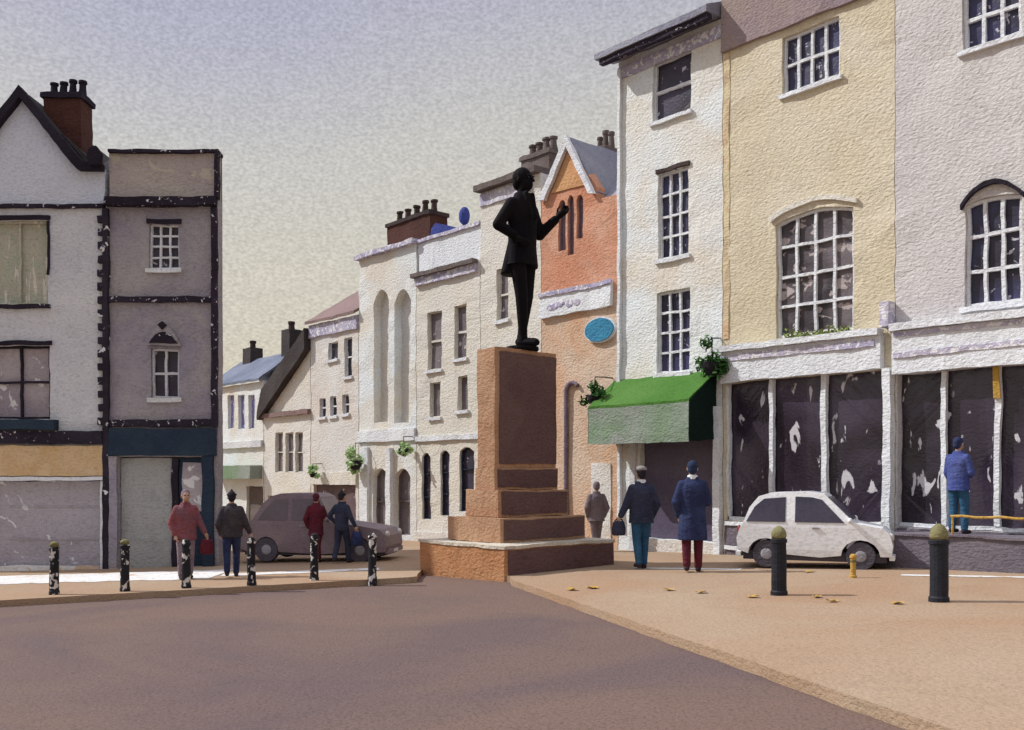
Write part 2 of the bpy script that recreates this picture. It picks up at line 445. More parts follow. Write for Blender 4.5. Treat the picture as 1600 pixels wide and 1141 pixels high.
for k in range(14):
    zz = .12+k*.14
    if zz < Z(752)-.1 and k % 5 == 4: box(bm, X(-84), X(159), .10, .117, zz, zz+.02, .3)
L1.put('shutter', bm, 'shutter_grey')
L1.bx('pilaster', X(158), X(165), -.05, .09, -.3, Z(752), 'white_paint')
L1.bx('plinth', xl, X(157), -.06, .08, -.4, .12, 'kerb_white')

L2 = Front('narrow_dark_house', 'narrow dark grey flat topped house with black framing bands beside the gabled house', Vector((lx(165), LD, gz(lx(165), LD))), 0., lambda px: lx(px)-lx(165), lambda px, py: lz(py))
X = L2.x; Z = lambda py: L2.z(0, py)
xl, xr = X(166), X(341)
L2.window(233, 280, 350, 420, 3, 4, 'pane_dark', 'white_paint', bar=.04, fw=.04, sill='white_paint', lintel='black_trim')
L2.window(236, 280, 545, 622, 2, 2, 'pane_dark', 'stone_grey', bar=.05, fw=.05, sill='stone_grey')
L2.opening(X(186), X(318), -.02, Z(714))
shr = -K
L2.wall([(xl, -.8), (xr, -.8), (xr, Z(312)), (xl, Z(312))], 'panel_grey', 6, plan=[(xl+.003, .3), (xr-.003, .3), (xr-.003-6.2, 6.6), (xl-6.2, 6.6)], core_top=Z(240))
bm = bmesh.new(); box(bm, X(170), X(339), .02, .3, Z(311.5), Z(240)); L2.put('parapet', bm, 'parapet_grey')
L2.bx('coping', X(170), X(342), -.08, .32, Z(239.8), Z(235), 'black_timber')
L2.bx('corner_strip', X(337), X(343), -.09, .06, Z(312), Z(240.2), 'black_timber')
L2.bx('cornice', X(168), X(340), -.2, -.003, Z(324), Z(311), 'black_timber')
bm = bmesh.new(); box(bm, X(163), X(172), -.10, -.004, -.3, Z(328))
for k in range(17):
    yy = 338+k*21
    if yy+11 < 690: box(bm, X(155), X(162.6), -.085, -.005, Z(yy+11), Z(yy))
L2.put('quoin', bm, 'quoin_black')
bm = bmesh.new(); box(bm, X(331.5), X(341), -.10, -.004, Z(668), Z(326)); L2.put('corner_post', bm, 'black_timber')
L2.bx('string_course', X(173), X(331), -.08, -.003, Z(473), Z(464), 'black_timber')
L2.bx('string_course', X(173), X(331), -.08, -.003, Z(667), Z(656), 'black_timber')
L2.bx('fascia', X(173), X(339), -.13, -.003, Z(712), Z(670), 'navy_timber')
bm = bmesh.new()   # arched hood over the lower window
pts = [(X(231)+(X(284)-X(231))*k/10, Z(541)+(Z(508)-Z(541))*math.sin(PI*k/10)) for k in range(11)]
prism(bm, pts, -.08, -.003, 'XZ'); L2.put('window_hood', bm, 'panel_grey')
bm = bmesh.new(); prism(bm, [(X(256)-.1, Z(509)), (X(256), Z(503)), (X(256)+.1, Z(509)), (X(256), Z(517))], -.1, -.082, 'XZ'); L2.put('hood_finial', bm, 'black_trim')
bm = bmesh.new(); pts = [(X(236)+(X(280)-X(236))*k/8, Z(538)+(Z(520)-Z(538))*math.sin(PI*k/8)) for k in range(9)]
prism(bm, pts, -.1, -.083, 'XZ'); L2.put('hood_panel', bm, 'black_timber')
L2.bx('pilaster', X(173), X(185.5), -.10, .1, -.3, Z(713), 'panel_grey')
L2.bx('pilaster', X(318.5), X(335), -.12, .1, -.35, Z(713), 'navy_timber')
d = L2.bx('shop_panel', X(187), X(267), .08, .14, .0, Z(716), 'door_grey')
d = L2.bx('door', X(279), X(317), .06, .12, .0, Z(716), 'navy_timber')
L2.bx('door_pane', X(284), X(314), .045, .058, Z(800), Z(722), 'pane_mauve', d)
bm = bmesh.new(); ellipsoid(bm, (X(283), .03, 1.05), (.03, .03, .03)); L2.put('handle', bm, 'ochre_paint', d)
L2.bx('door_post', X(267.5), X(278), .02, .13, .0, Z(716), 'quoin_black')

# ------------------------------------------------------------------ RIGHT: three tall buildings with shops
B = street('tall_white_house', 'tall narrow white rendered house with three dark sash windows above a green awning', 966, 1129)
X = B.x; Z = B.z
xl, xr = 0, B.len
B.window(1020, 1080, 88, 182, 1, 2, 'pane_dark', 'white_paint', bar=.07, fw=.05)
B.window(1028, 1076, 266, 402, 3, 4, 'pane_blue', 'white_paint', bar=.05, fw=.05, lintel='clay_dark')
B.window(1026, 1078, 454, 582, 3, 4, 'pane_blue', 'white_paint', bar=.05, fw=.05)
B.opening(X(1000), X(1118), .32, Z(1060, 672))
zt = Z(1050, 62)
B.wall(rect(xl, xr, -.8, zt), 'white_render', 6)
bm = bmesh.new(); prism(bm, [(-.55, zt-.02), (.1, zt+.05), (3, zt+1.7), (3, zt+1.8), (-.55, zt+.12)], xl-.25, xr-.02, 'YZ'); B.put('roof', bm, 'slate_grey')
B.bx('gutter', xl-.15, xr-.02, -.50, -.36, zt-.15, zt-.03, 'black_timber')
B.bx('frieze', xl, xr-.01, -.05, -.003, zt-.42, zt-.16, 'lilac_trim_and_shade')
B.bx('shop_window', X(1001), X(1117), .14, .2, .33, Z(1060, 674), 'shop_violet')
B.bx('stall_riser', X(1001), X(1117), -.04, .1, -.4, .31, 'pale_render')
B.bx('door_post', X(1118.5), xr-.004, -.12, .1, -.4, Z(1060, 640), 'white_paint')
B.bx('door_post', X(986), X(995), -.06, -.003, -.4, Z(1060, 690), 'stone_grey')
B.bx('downpipe', X(968), X(972), -.09, -.003, .5, zt-.2, 'white_paint')
# awning
aw_x0, aw_x1 = X(962), X(1119)
zw, zf1, zf0 = 4.02, 3.32, 2.48
ab = -B.z0
bm = bmesh.new()
prism(bm, [(-.006, zw+ab-.05), (-.006, zw+ab), (-.92, zf1+ab+.04), (-.92, zf1+ab-.02)], aw_x0, aw_x1, 'YZ'); aw = B.put('awning', bm, 'awning_green')
bm = bmesh.new(); prism(bm, [(-.90, zf1+ab-.024), (-.93, zf1+ab-.024), (-.95, zf0+ab), (-.92, zf0+ab)], aw_x0, aw_x1, 'YZ'); B.put('valance', bm, 'awning_grey', aw)
for q in (aw_x0-.021, aw_x1+.001):
    bm = bmesh.new(); prism(bm, [(-.006, zw+ab-.01), (-.92, zf1+ab), (-.94, zf0+ab+.01), (-.006, zf0+ab+.05)], q, q+.02, 'YZ'); B.put('awning_cheek', bm, 'awning_shade', aw)  # cheeks coloured near black for shade on the end away from the sun

Y = street('yellow_house', 'ochre yellow rendered house with an arched many paned window above a wide white shopfront', 1130.5, 1398)
X = Y.x; Z = Y.z
xl, xr = 0, Y.len
Y.window(1222, 1312, 42, 134, 4, 2, 'pane_blue', 'white_paint', bar=.055, fw=.055)
Y.window(1212, 1334, 326, 522, 4, 4, 'pane_worn', 'white_paint', rise=.14, bar=.055, fw=.06, sill=None)
Y.opening(X(1134), X(1382), .72, Z(1260, 588))
zt = Z(1130, -70)
Y.wall(rect(xl, xr, -.8, zt), 'yellow_render', 7)
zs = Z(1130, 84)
Y.bx('frieze', xl+.004, xr, -.09, -.003, zs, zt-.05, 'eave_shade_mauve')  # mauve band colours in the eave's shade on the wall
Y.bx('corner_strip', .004, .15, -.012, -.003, Z(1140, 530), zs-.02, 'corner_stain')
Y.bx('cornice', xl+.004, xr, -.45, .3, zt+.003, zt+.2, 'white_paint')
xa, xb = X(1212), X(1334); zc = Z(1273, 326)
def hood(b, xa, xb, zc, rise, mat, y=-.06, name='window_hood', t=.09):
    up = [(xa-.1+(xb-xa+.2)*k/12, zc-rise*((k/6-1)**2)+.13+t) for k in range(13)]
    dn = [(xa-.1+(xb-xa+.2)*k/12, zc-rise*((k/6-1)**2)+.13) for k in range(12, -1, -1)]
    bm = bmesh.new(); prism(bm, up+dn, y, -.003, 'XZ'); return b.put(name, bm, mat)
hood(Y, xa, xb, zc, .22, 'cream_render')
def shopfront(b, xa, xb, zfas0, zfas1, xs, glass, post='white_paint', door=None):
    b.bx('fascia', xa, xb, -.16, -.003, zfas0, zfas1, 'white_paint')
    b.bx('fascia_moulding', xa, xb, -.26, -.05, zfas1+.003, zfas1+.12, 'white_paint')
    b.bx('fascia_shade_line', xa+.1, xb-.1, -.185, -.162, zfas1-.20, zfas1-.07, 'lilac_trim_and_shade')  # shadow line below the moulding, painted as a lilac strip
    sf = b.bx('shop_frame', xa+.03, xb-.03, .05, .13, .723, .80, post)
    for q, w in xs: b.bx('mullion', q-w/2, q+w/2, .035, .135, .803, zfas0-.004, post, sf)
    b.bx('shop_window', xa+.04, xb-.04, .16, .2, .725, zfas0-.004, glass)
fz0, fz1 = Z(1260, 588), Z(1260, 538)
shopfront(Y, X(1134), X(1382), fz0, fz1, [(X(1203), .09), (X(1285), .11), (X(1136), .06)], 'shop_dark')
Y.bx('stall_riser', X(1134), X(1384), -.03, .12, -.4, .716, 'riser_mauve')
Y.bx('riser_rail', X(1134), X(1384), -.06, -.033, .62, .70, 'white_paint')
Y.bx('riser_rail', X(1134), X(1384), -.06, -.033, .12, .2, 'white_paint')
Y.bx('pilaster', X(1385), X(1397.5), -.18, .1, -.4, fz0+.0, 'white_paint')
Y.bx('pilaster_bracket', X(1384), X(1398), -.24, -.003, fz1+.125, fz1+.58, 'lilac_trim_and_shade')

Mv = street('mauve_house', 'pale mauve house at the right edge with dark arched window hood', 1399, 1760)
X = Mv.x; Z = Mv.z
xl, xr = 0, Mv.len
Mv.window(1504, 1596, -30, 66, 3, 2, 'pane_blue', 'white_paint', bar=.06, fw=.06)
Mv.window(1507, 1597, 306, 476, 3, 3, 'pane_blue', 'white_paint', rise=.06, bar=.06, fw=.06)
Mv.window(1672, 1740, 270, 460, 3, 3, 'pane_blue', 'white_paint', rise=.06, bar=.06, fw=.06)
Mv.opening(X(1402), X(1748), .62, Z(1490, 578))
zt = Z(1399, -105)
Mv.wall(rect(xl, xr, -.8, zt), 'mauve_render', 7)
Mv.bx('cornice', xl+.004, xr, -.45, .3, zt+.003, zt+.2, 'white_paint')
hood(Mv, X(1512), X(1592), Z(1550, 300), .34, 'black_trim', -.1, t=.08)
fz0, fz1 = Z(1490, 578), Z(1490, 510)
Mv.bx('fascia', X(1400), xr-.02, -.16, -.003, fz0, fz1, 'white_paint')
Mv.bx('fascia_moulding', X(1400), xr-.02, -.26, -.05, fz1+.003, fz1+.13, 'white_paint')
Mv.bx('fascia_shade_line', X(1403), xr-.2, -.185, -.162, fz1-.10, fz1-.02, 'lilac_trim_and_shade')  # this strip and the next paint the fascia's shadow lines in lilac
Mv.bx('fascia_shade_line', X(1403), xr-.2, -.185, -.162, fz0+.28, fz0+.38, 'lilac_trim_and_shade')
sf = Mv.bx('shop_frame', X(1403), xr-.1, .05, .13, .63, .7, 'white_paint')
for q in (1473, 1556, 1650): Mv.bx('mullion', X(q)-.045, X(q)+.045, .035, .135, .703, fz0-.004, 'white_paint', sf)
Mv.bx('mullion_cap', X(1556)-.05, X(1556)+.05, .0, .033, fz0-.55, fz0-.01, 'ochre_paint', sf)
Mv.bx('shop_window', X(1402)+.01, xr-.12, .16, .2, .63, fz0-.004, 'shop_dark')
Mv.bx('stall_riser', X(1402), xr-.1, -.03, .12, -.4, .615, 'riser_mauve')

# raised terrace in front of the mauve shop
tb = Mv
bm = bmesh.new(); box(bm, X(1388), xr, -1.05, -.27, -.5, .56, .25)
box(bm, X(1388)+.02, xr-.01, -.265, -.04, -.5, .555, .25)
terr = emit('shop_terrace', bm, 'riser_mauve', None, None, 0)
terr.location = tb.root.location; terr.rotation_euler = tb.root.rotation_euler
tag(terr, 'low dark mauve raised terrace in front of the rightmost shop', 'terrace')
bm = bmesh.new(); box(bm, X(1388)-.03, xr, -1.09, -.25, .563, .60, .25); emit('coping', bm, 'riser_mauve', terr, tb.W)
# ochre handrail on the terrace edge
hr = thing('handrail', 'ochre painted handrail on the edge of the raised terrace beside the person in blue', 'handrail', Mv.W @ Vector((X(1525), -.98, .60)), ROT)
bm = bmesh.new()
tube(bm, [(k*.2, 0, .30+.012*math.sin(k*2)) for k in range(8)], .022, 8); emit('rail', bm, 'ochre_paint', hr, None, 0)
for q in (.03, 1.36):
    bm = bmesh.new(); tube(bm, [(q, 0, 0), (q, 0, .3)], .02, 8); emit('post', bm, 'ochre_paint', hr, None, 0)

# ------------------------------------------------------------------ MIDDLE: brick gabled hall, terrace of cream houses, far cottages
O = street('brick_gabled_hall', 'orange brick hall with steep white edged gable and a white sign band', 846, 965)
X = O.x; Z = O.z
xl, xr = 0, O.len
zsh = Z(905, 320)
for a, b_, c, e in ((873, 884, 312, 392), (887, 897, 305, 398), (901, 911, 305, 372)):
    O.window(a, b_, c, e, 1, 1, 'cloth_mauve', 'cloth_mauve', rise=.12, fw=.02, sill=None, name='lancet_window')
zmid = Z(905, 468)
O.wall([(xl, zmid), (xr, zmid), (xr, zsh), (X(932), zsh), (X(932), Z(932, 292)), (X(890), Z(890, 228)), (X(852), Z(852, 300)), (xl, Z(852, 300))], 'brick_orange', 6, core_top=zsh-.05)
bm = bmesh.new(); prism(bm, [(X(862), Z(870, 300)), (X(922), Z(915, 290)), (X(890), Z(890, 236))], -.03, -.003, 'XZ'); O.put('gable_panel', bm, 'ochre_render')
bm = bmesh.new(); prism(bm, [(X(846), Z(852, 312)), (X(890), Z(890, 212)), (X(933), Z(932, 304)), (X(925), Z(925, 304)), (X(890), Z(890, 230)), (X(855), Z(860, 312))], -.14, -.033, 'XZ'); O.put('barge_board', bm, 'white_paint')
bm = bmesh.new(); prism(bm, rect(xl, xr, -.8, zmid-.003), .0, 6, 'XZ', seg=.3, grid=.5); O.put('lower_wall', bm, 'brick_pale')
bm = bmesh.new(); prism(bm, [(X(848), Z(852, 310)), (X(890), Z(890, 214)), (X(933), Z(932, 300)), (X(930), Z(930, 304)), (X(890), Z(890, 226)), (X(852), Z(855, 310))], .01, 6, 'XZ', seg=.3); O.put('roof', bm, 'slate_grey')
bm = bmesh.new(); prism(bm, [(.12, zsh), (2.6, Z(940, 180)), (5.2, zsh), (5.2, zsh-.1), (.12, zsh-.1)], X(917), xr-.01, 'YZ'); O.put('side_roof', bm, 'slate_grey')
chimney(O, O.root, X(826), X(852), 2.2, 3.0, Z(940, 270), Z(945, 200)+.5, 'chimney_grey', 'chimney_grey', 3, 'chimney_grey', .5)
sb = O.bx('sign_band', xl+.01, X(958), -.1, -.003, Z(905, 488), Z(905, 450), 'white_paint')
O.bx('band_moulding', xl+.01, X(960), -.14, -.102, Z(905, 450)-.08, Z(905, 450)+.03, 'lilac_trim_and_shade', sb)
for q, w in ((868, .2), (880, .16), (895, .12), (906, .12)):
    bm = bmesh.new(); ellipsoid(bm, (X(q), -.105, Z(905, 472)+random.uniform(-.06, .06)), (w, .012, .09)); O.put('sign_mark', bm, 'lilac_trim_and_shade', sb)
bm = bmesh.new()   # hook topped downpipe
x0 = X(887); zb = .8
pts = [(x0, -.06, zb), (x0, -.06, 1.6), (x0, -.06, 2.3), (x0, -.06, Z(888, 612))]
for k in range(1, 7):
    a = PI*k/6*.8; pts.append((x0+.22-.22*math.cos(a), -.06, Z(888, 612)+.2*math.sin(a)))
tube(bm, pts, .055, 10); O.put('drainpipe', bm, 'cloth_mauve')
dr = O.bx('doorway', X(925), X(955), -.03, -.003, -.3, 2.1, 'pale_render')

H = street('cream_house_with_cornice', 'tall cream house with grey cornice rising behind the bronze statue', 751, 845)
X = H.x; Z = H.z; xl, xr = 0, H.len
H.window(770, 790, 590, 670, 1, 2, 'pane_grey', 'cream_render')
H.window(776, 794, 420, 500, 1, 2, 'pane_grey', 'cream_render')
zt = Z(800, 285)
H.wall(rect(xl, xr, -.8, zt), 'cream_render', 6)
H.bx('cornice', xl-.06, xr-.01, -.22, .3, zt+.003, zt+.16, 'chimney_grey')
H.bx('frieze', xl, xr-.3, -.04, -.003, zt-.40, zt-.06, 'lilac_trim_and_shade')
chimney(H, H.root, X(776), X(819), .9, 1.5, zt+.165, Z(845, 222)+.1, 'chimney_grey', 'chimney_grey', 4, 'chimney_grey', .42)

P = street('cream_house_with_gutter', 'cream house with dark gutter, blue roof lantern and narrow windows left of the statue', 651, 750)
X = P.x; Z = P.z; xl, xr = 0, P.len
P.window(668, 690, 487, 578, 1, 2, 'pane_grey', 'cream_render', fw=.03, bar=.06)
P.window(710, 729, 477, 560, 1, 2, 'pane_grey', 'cream_render', fw=.03, bar=.06)
P.window(671, 688, 597, 652, 1, 1, 'pane_grey', 'cream_render', fw=.03)
P.window(715, 731, 588, 642, 1, 1, 'pane_grey', 'cream_render', fw=.03)
for a, b_, c, e in ((659, 673, 708, 812), (688, 702, 704, 806), (718, 741, 699, 800)):
    P.window(a, b_, c, e, 1, 3, 'pane_dark', 'navy_timber', rise=.12, fw=.03, bar=.03, sill=None, name='arched_door_window')
zg = Z(700, 418); zt = Z(700, 366)
P.wall(rect(xl, xr, -.8, zg-.01), 'cream_render', 6)
P.bx('gutter', xl-.05, xr-.1, -.2, .0, zg-.10, zg+.02, 'chimney_grey')
P.bx('gutter_trim', xl, xr-.12, -.1, -.003, zg-.34, zg-.104, 'lilac_trim_and_shade')
P.bx('parapet', xl, xr, .05, .35, zg-.006, zt, 'white_paint')
P.bx('coping', xl-.03, xr, -.02, .4, zt+.003, zt+.1, 'lilac_trim_and_shade')
bm = bmesh.new(); prism(bm, [(X(652), zt-.2), (X(708), zt-.2), (X(713), zt+.22), (X(690), zt+.34), (X(662), zt+.62), (X(656), zt+.5)], .42, .9, 'XZ'); rl = P.put('roof_lantern', bm, 'roof_bluepaint')
bm = bmesh.new(); ellipsoid(bm, (X(702), .55, zt+.60), (.17, .17, .26)); tube(bm, [(X(702), .55, zt+.2), (X(702), .55, zt+.5)], .06); P.put('finial', bm, 'roof_bluepaint', rl)
P.bx('plinth', xl, xr, -.05, -.003, -.4, .3, 'pale_render')
P.bx('string_course', xl, xr, -.07, -.003, Z(700, 688), Z(700, 680), 'white_paint')

C = street('white_arcaded_house', 'white house with two tall arched recesses and a dark brick chimney in the terrace', 561, 650)
X = C.x; Z = C.z; xl, xr = 0, C.len
arcs = []
for a, b_ in ((584, 608), (616, 642)):
    z0, z1 = Z((a+b_)/2, 660), Z((a+b_)/2, 452)
    C.opening(X(a), X(b_), z0, z1, .4); arcs.append((X(a), X(b_), z0, z1))
for a, b_ in ((583, 606), (617, 641)):
    C.window(a, b_, 732, 836, 1, 2, 'pane_grey', 'cloth_grey', rise=.25, fw=.04, bar=.04, sill=None, yf=.14, name='arched_opening')
zt = Z(600, 396)
C.wall(rect(xl, xr, -.8, zt), 'white_render', 6)
for a, b_, z0, z1 in arcs: C.bx('recess_panel', a-.02, b_+.02, .27, .296, z0-.02, z1+.02, 'cream_render')
C.bx('coping', xl-.1, xr+.0, -.16, .35, zt+.003, zt+.14, 'lilac_trim_and_shade')
C.bx('string_course', xl, xr, -.08, -.003, Z(600, 690), Z(600, 672), 'white_paint')
C.bx('column', X(608), X(615), -.14, -.003, -.3, Z(612, 700), 'white_paint')
C.bx('column', X(566), X(578), -.1, -.003, -.3, Z(572, 700), 'white_paint')
chimney(C, C.root, X(572), X(638), .8, 1.5, zt+.0, Z(650, 322), 'brown_brick', 'clay_dark', 5, 'clay_dark', .42)

Dh = street('cream_house_with_brown_roof', 'cream house with a sloping brown tiled roof and maroon shopfront down the street', 486, 560)
X = Dh.x; Z = Dh.z; xl, xr = 0, Dh.len
Dh.window(513, 528, 535, 562, 1, 1, 'pane_dark', 'white_paint', fw=.03)
Dh.window(538, 550, 528, 588, 1, 2, 'pane_dark', 'white_paint', fw=.03)
for a in (504, 521, 540): Dh.window(a-5, a+5, 622-(a-504)*.15, 652-(a-504)*.15, 1, 2, 'pane_dark', 'white_paint', fw=.03, bar=.05)
Dh.opening(X(490), X(556), -.02, Z(523, 757))
zt = Z(523, 500)
Dh.wall(rect(xl, xr, -.8, zt), 'pale_render', 5)
Dh.roof(xl-.1, xr+.0, zt, zt+1.7, 5, 'tile_brown')
Dh.bx('frieze', xl, xr, -.08, -.003, zt-.45, zt-.03, 'lilac_trim_and_shade')
Dh.bx('shop_window', X(490)+.01, X(556)-.01, .12, .2, .0, Z(523, 758), 'shop_maroon')
Dh.bx('fascia', X(488), X(558), -.06, -.003, Z(523, 757)+.003, Z(523, 738), 'cream_render')

Fh = street('gable_cottage', 'small cream cottage with one steep dark roof slope, far down the street', 413, 485)
X = Fh.x; Z = Fh.z; xl, xr = 0, Fh.len
for a in (436, 452, 467): Fh.window(a-6, a+6, 676, 738, 1, 2, 'pane_grey', 'cream_render', fw=.03, bar=.03, sill=None)
Fh.opening(X(418), X(478), -.02, Z(450, 775))
zl, zr = Z(418, 652), Z(485, 548)
Fh.wall([(xl, -.8), (xr, -.8), (xr, zr), (xl, zl)], 'cream_render', 5, core_top=zl-.1)
bm = bmesh.new(); prism(bm, [(xl-.12, zl-.1), (xr, zr), (xr, zr+.75), (X(470), Z(470, 548)+.25), (xl+.2, zl+1.0), (xl-.12, zl+.15)], -.25, 5, 'XZ'); Fh.put('roof', bm, 'slate_dark')
Fh.bx('string_course', X(408), xr, -.14, -.003, Z(450, 650), Z(450, 643), 'tile_brown')
Fh.bx('shop_window', X(418)+.01, X(478)-.01, .12, .2, .0, Z(450, 776), 'shop_maroon')

Eh = street('blue_roofed_house', 'farthest white house, with blue grey slate roof and three violet windows', 330, 412)
X = Eh.x; Z = Eh.z; xl, xr = 0, Eh.len
for a in (361, 377, 393): Eh.window(a-5, a+5, 617, 670, 1, 1, 'pane_violet', 'white_paint', fw=.02, sill=None)
Eh.opening(X(385), X(411), -.02, Z(400, 760))
zt = Z(380, 600)
Eh.wall(rect(xl, xr, -.8, zt), 'white_render', 2.6)
Eh.roof(xl-.1, xr, zt, zt+1.1, 2.6, 'slate_blue')
Eh.bx('string_course', X(345), xr, -.12, -.003, Z(380, 700), Z(380, 690), 'stone_grey')
Eh.bx('awning', X(345), xr-.1, -.5, -.003, Z(380, 748), Z(380, 728), 'awning_grey')
Eh.bx('door', X(386), X(410), .1, .16, .0, Z(400, 762), 'chimney_grey')
for q, hh in ((347, 1.65), (406, 2.05)):
    bm = bmesh.new(); box(bm, X(q-6), X(q+6), 1.05, 1.6, zt+.6, zt+hh); c_ = Eh.put('chimney', bm, 'slate_dark')
    bm = bmesh.new(); lathe(bm, [(.13, 0), (.11, .2), (.14, .24), (.13, .32), (.05, .33)], 10, (X(q), 1.32, zt+hh+.004)); Eh.put('chimney_pot', bm, 'clay_dark', c_)

# ------------------------------------------------------------------ ground
bm = bmesh.new()
R_ = 160
vs = [bm.verts.new((x, y, gz(x, y)-.108)) for x, y in ((-R_, -R_), (R_, -R_), (R_, R_*1.5), (-R_, R_*1.5))]
bm.faces.new(vs); struct('ground', bm, 'earth', 0)
def sheet(name, outline, dz, thick, mat, seg=.3, amp=1.0):
    bm = bmesh.new()
    prism(bm, [(p[0], p[1]) for p in outline], 0, -thick, 'XY', (), seg)
    for v in bm.verts: v.co.z += gz(v.co.x, v.co.y) + dz
    return struct(name, bm, mat, amp)
bm = bmesh.new()
rv = [bm.verts.new((x, y, gz(x, y)-.104)) for x, y in ((-60, -12), (30, -12), (30, 24), (-60, 24))]
bm.faces.new(rv); struct('road', bm, 'asphalt', 0)
a0, a1 = G(0, 938), G(640, 902)
dv = (a1-a0); far = a0 - dv*5
c0 = Vector((-.03, 16.55)); cl = Vector((-1.74, 18.42))
k0, k1 = G(800, 906), G(1490, 1141)
kd = (k1-k0); near = k0 + kd*1.9
ring = [far.xy, a0.xy, a1.xy, a1.xy+Vector((.12, .12)), cl, c0, k0.xy, k1.xy, near.xy, Vector((30, near.y)), Vector((30, 70)), Vector((-60, 70))]
sheet('pavement', ring, 0, .3, 'paving', .35)
# white painted edging in front of the buildings
def strip(name, pts, w, mat, dz=.006):
    bm = bmesh.new(); L_, R2 = [], []
    for i in range(len(pts)-1):
        a, b = Vector(pts[i]), Vector(pts[i+1]); n = max(1, int((b-a).length/.2))
        for k in range(n+(i == len(pts)-2)):
            p = a.lerp(b, k/n); d = (b-a).normalized(); q = Vector((-d.y, d.x))
            for lst, s in ((L_, 1), (R2, -1)):
                c = p+q*s*w/2*(1+.25*noise.noise(Vector((p.x*3, p.y*3, s))))
                lst.append(bm.verts.new((c.x, c.y, gz(c.x, c.y)+dz)))
    for i in range(len(L_)-1): bm.faces.new([L_[i], R2[i], R2[i+1], L_[i+1]])
    return struct(name, bm, mat, 0)
strip('kerb_line', [Vector((-13, 18.2)), Vector((-5.6, 18.5))], 1.9, 'kerb_white')
strip('kerb_line', [Vector((-5.5, 18.2)), Vector((-2.6, 18.75))], .5, 'kerb_white')
strip('kerb_line', [G(992, 888).xy, G(1158, 890).xy], .22, 'kerb_white')
strip('kerb_line', [G(1408, 899).xy, G(1680, 904).xy], .2, 'kerb_white')

# ------------------------------------------------------------------ monument
TP = math.radians(42)
PC = Vector((.1, 18.47, 0)); PC.z = gz(PC.x, PC.y)
ped = thing('statue_pedestal', 'stepped brown stone pedestal carrying the bronze statue in the middle of the square', 'pedestal', PC, TP)
PW = mtx(PC, TP)
def tier(name, wr, wl, z0, z1, dark, lit, bev=.03, grow=0):
    bm = bmesh.new(); a, b = wr/2, wl/2
    z0 -= PC.z; z1 -= PC.z
    prism(bm, [(-a+bev, -b), (a-bev, -b), (a, -b+bev), (a, b-bev), (a-bev, b), (-a+bev, b), (-a, b-bev), (-a, -b+bev)], z0, z1, 'XY', (), .12)
    return emit(name, bm, dark, ped, PW, .8)
tier('base_step', 2.82, 2.5, -.4, .49, 'stone_base', '')
tier('base_ledge', 2.86, 2.54, .493, .55, 'stone_ledge', '')
tier('step', 2.2, 1.55, .553, 1.0, 'stone_tan', '')
tier('step', 1.8, 1.0, 1.003, 1.5, 'stone_tan', '')
tier('collar', 1.64, .62, 1.503, 1.92, 'stone_tan', '')
tier('shaft', 1.58, .56, 1.923, 4.16, 'stone_tan', '')
bm = bmesh.new(); prism(bm, rect(-.70, .76, 2.0-PC.z, 4.08-PC.z), -.30, -.283, 'XZ'); emit('shaft_shade_panel', bm, 'stone_shade_brown', ped, PW, .8)  # darker brown puts shade into the face turned from the sun
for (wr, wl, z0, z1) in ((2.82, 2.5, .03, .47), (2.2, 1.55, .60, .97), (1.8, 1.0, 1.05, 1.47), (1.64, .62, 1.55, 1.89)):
    bm = bmesh.new(); prism(bm, rect(-wr/2+.06, wr/2-.05, z0-PC.z, z1-PC.z), -wl/2-.015, -wl/2-.002, 'XZ'); emit('riser_shade_panel', bm, 'stone_shade_brown', ped, PW, .8)  # shaded side of each tier, painted in darker brown

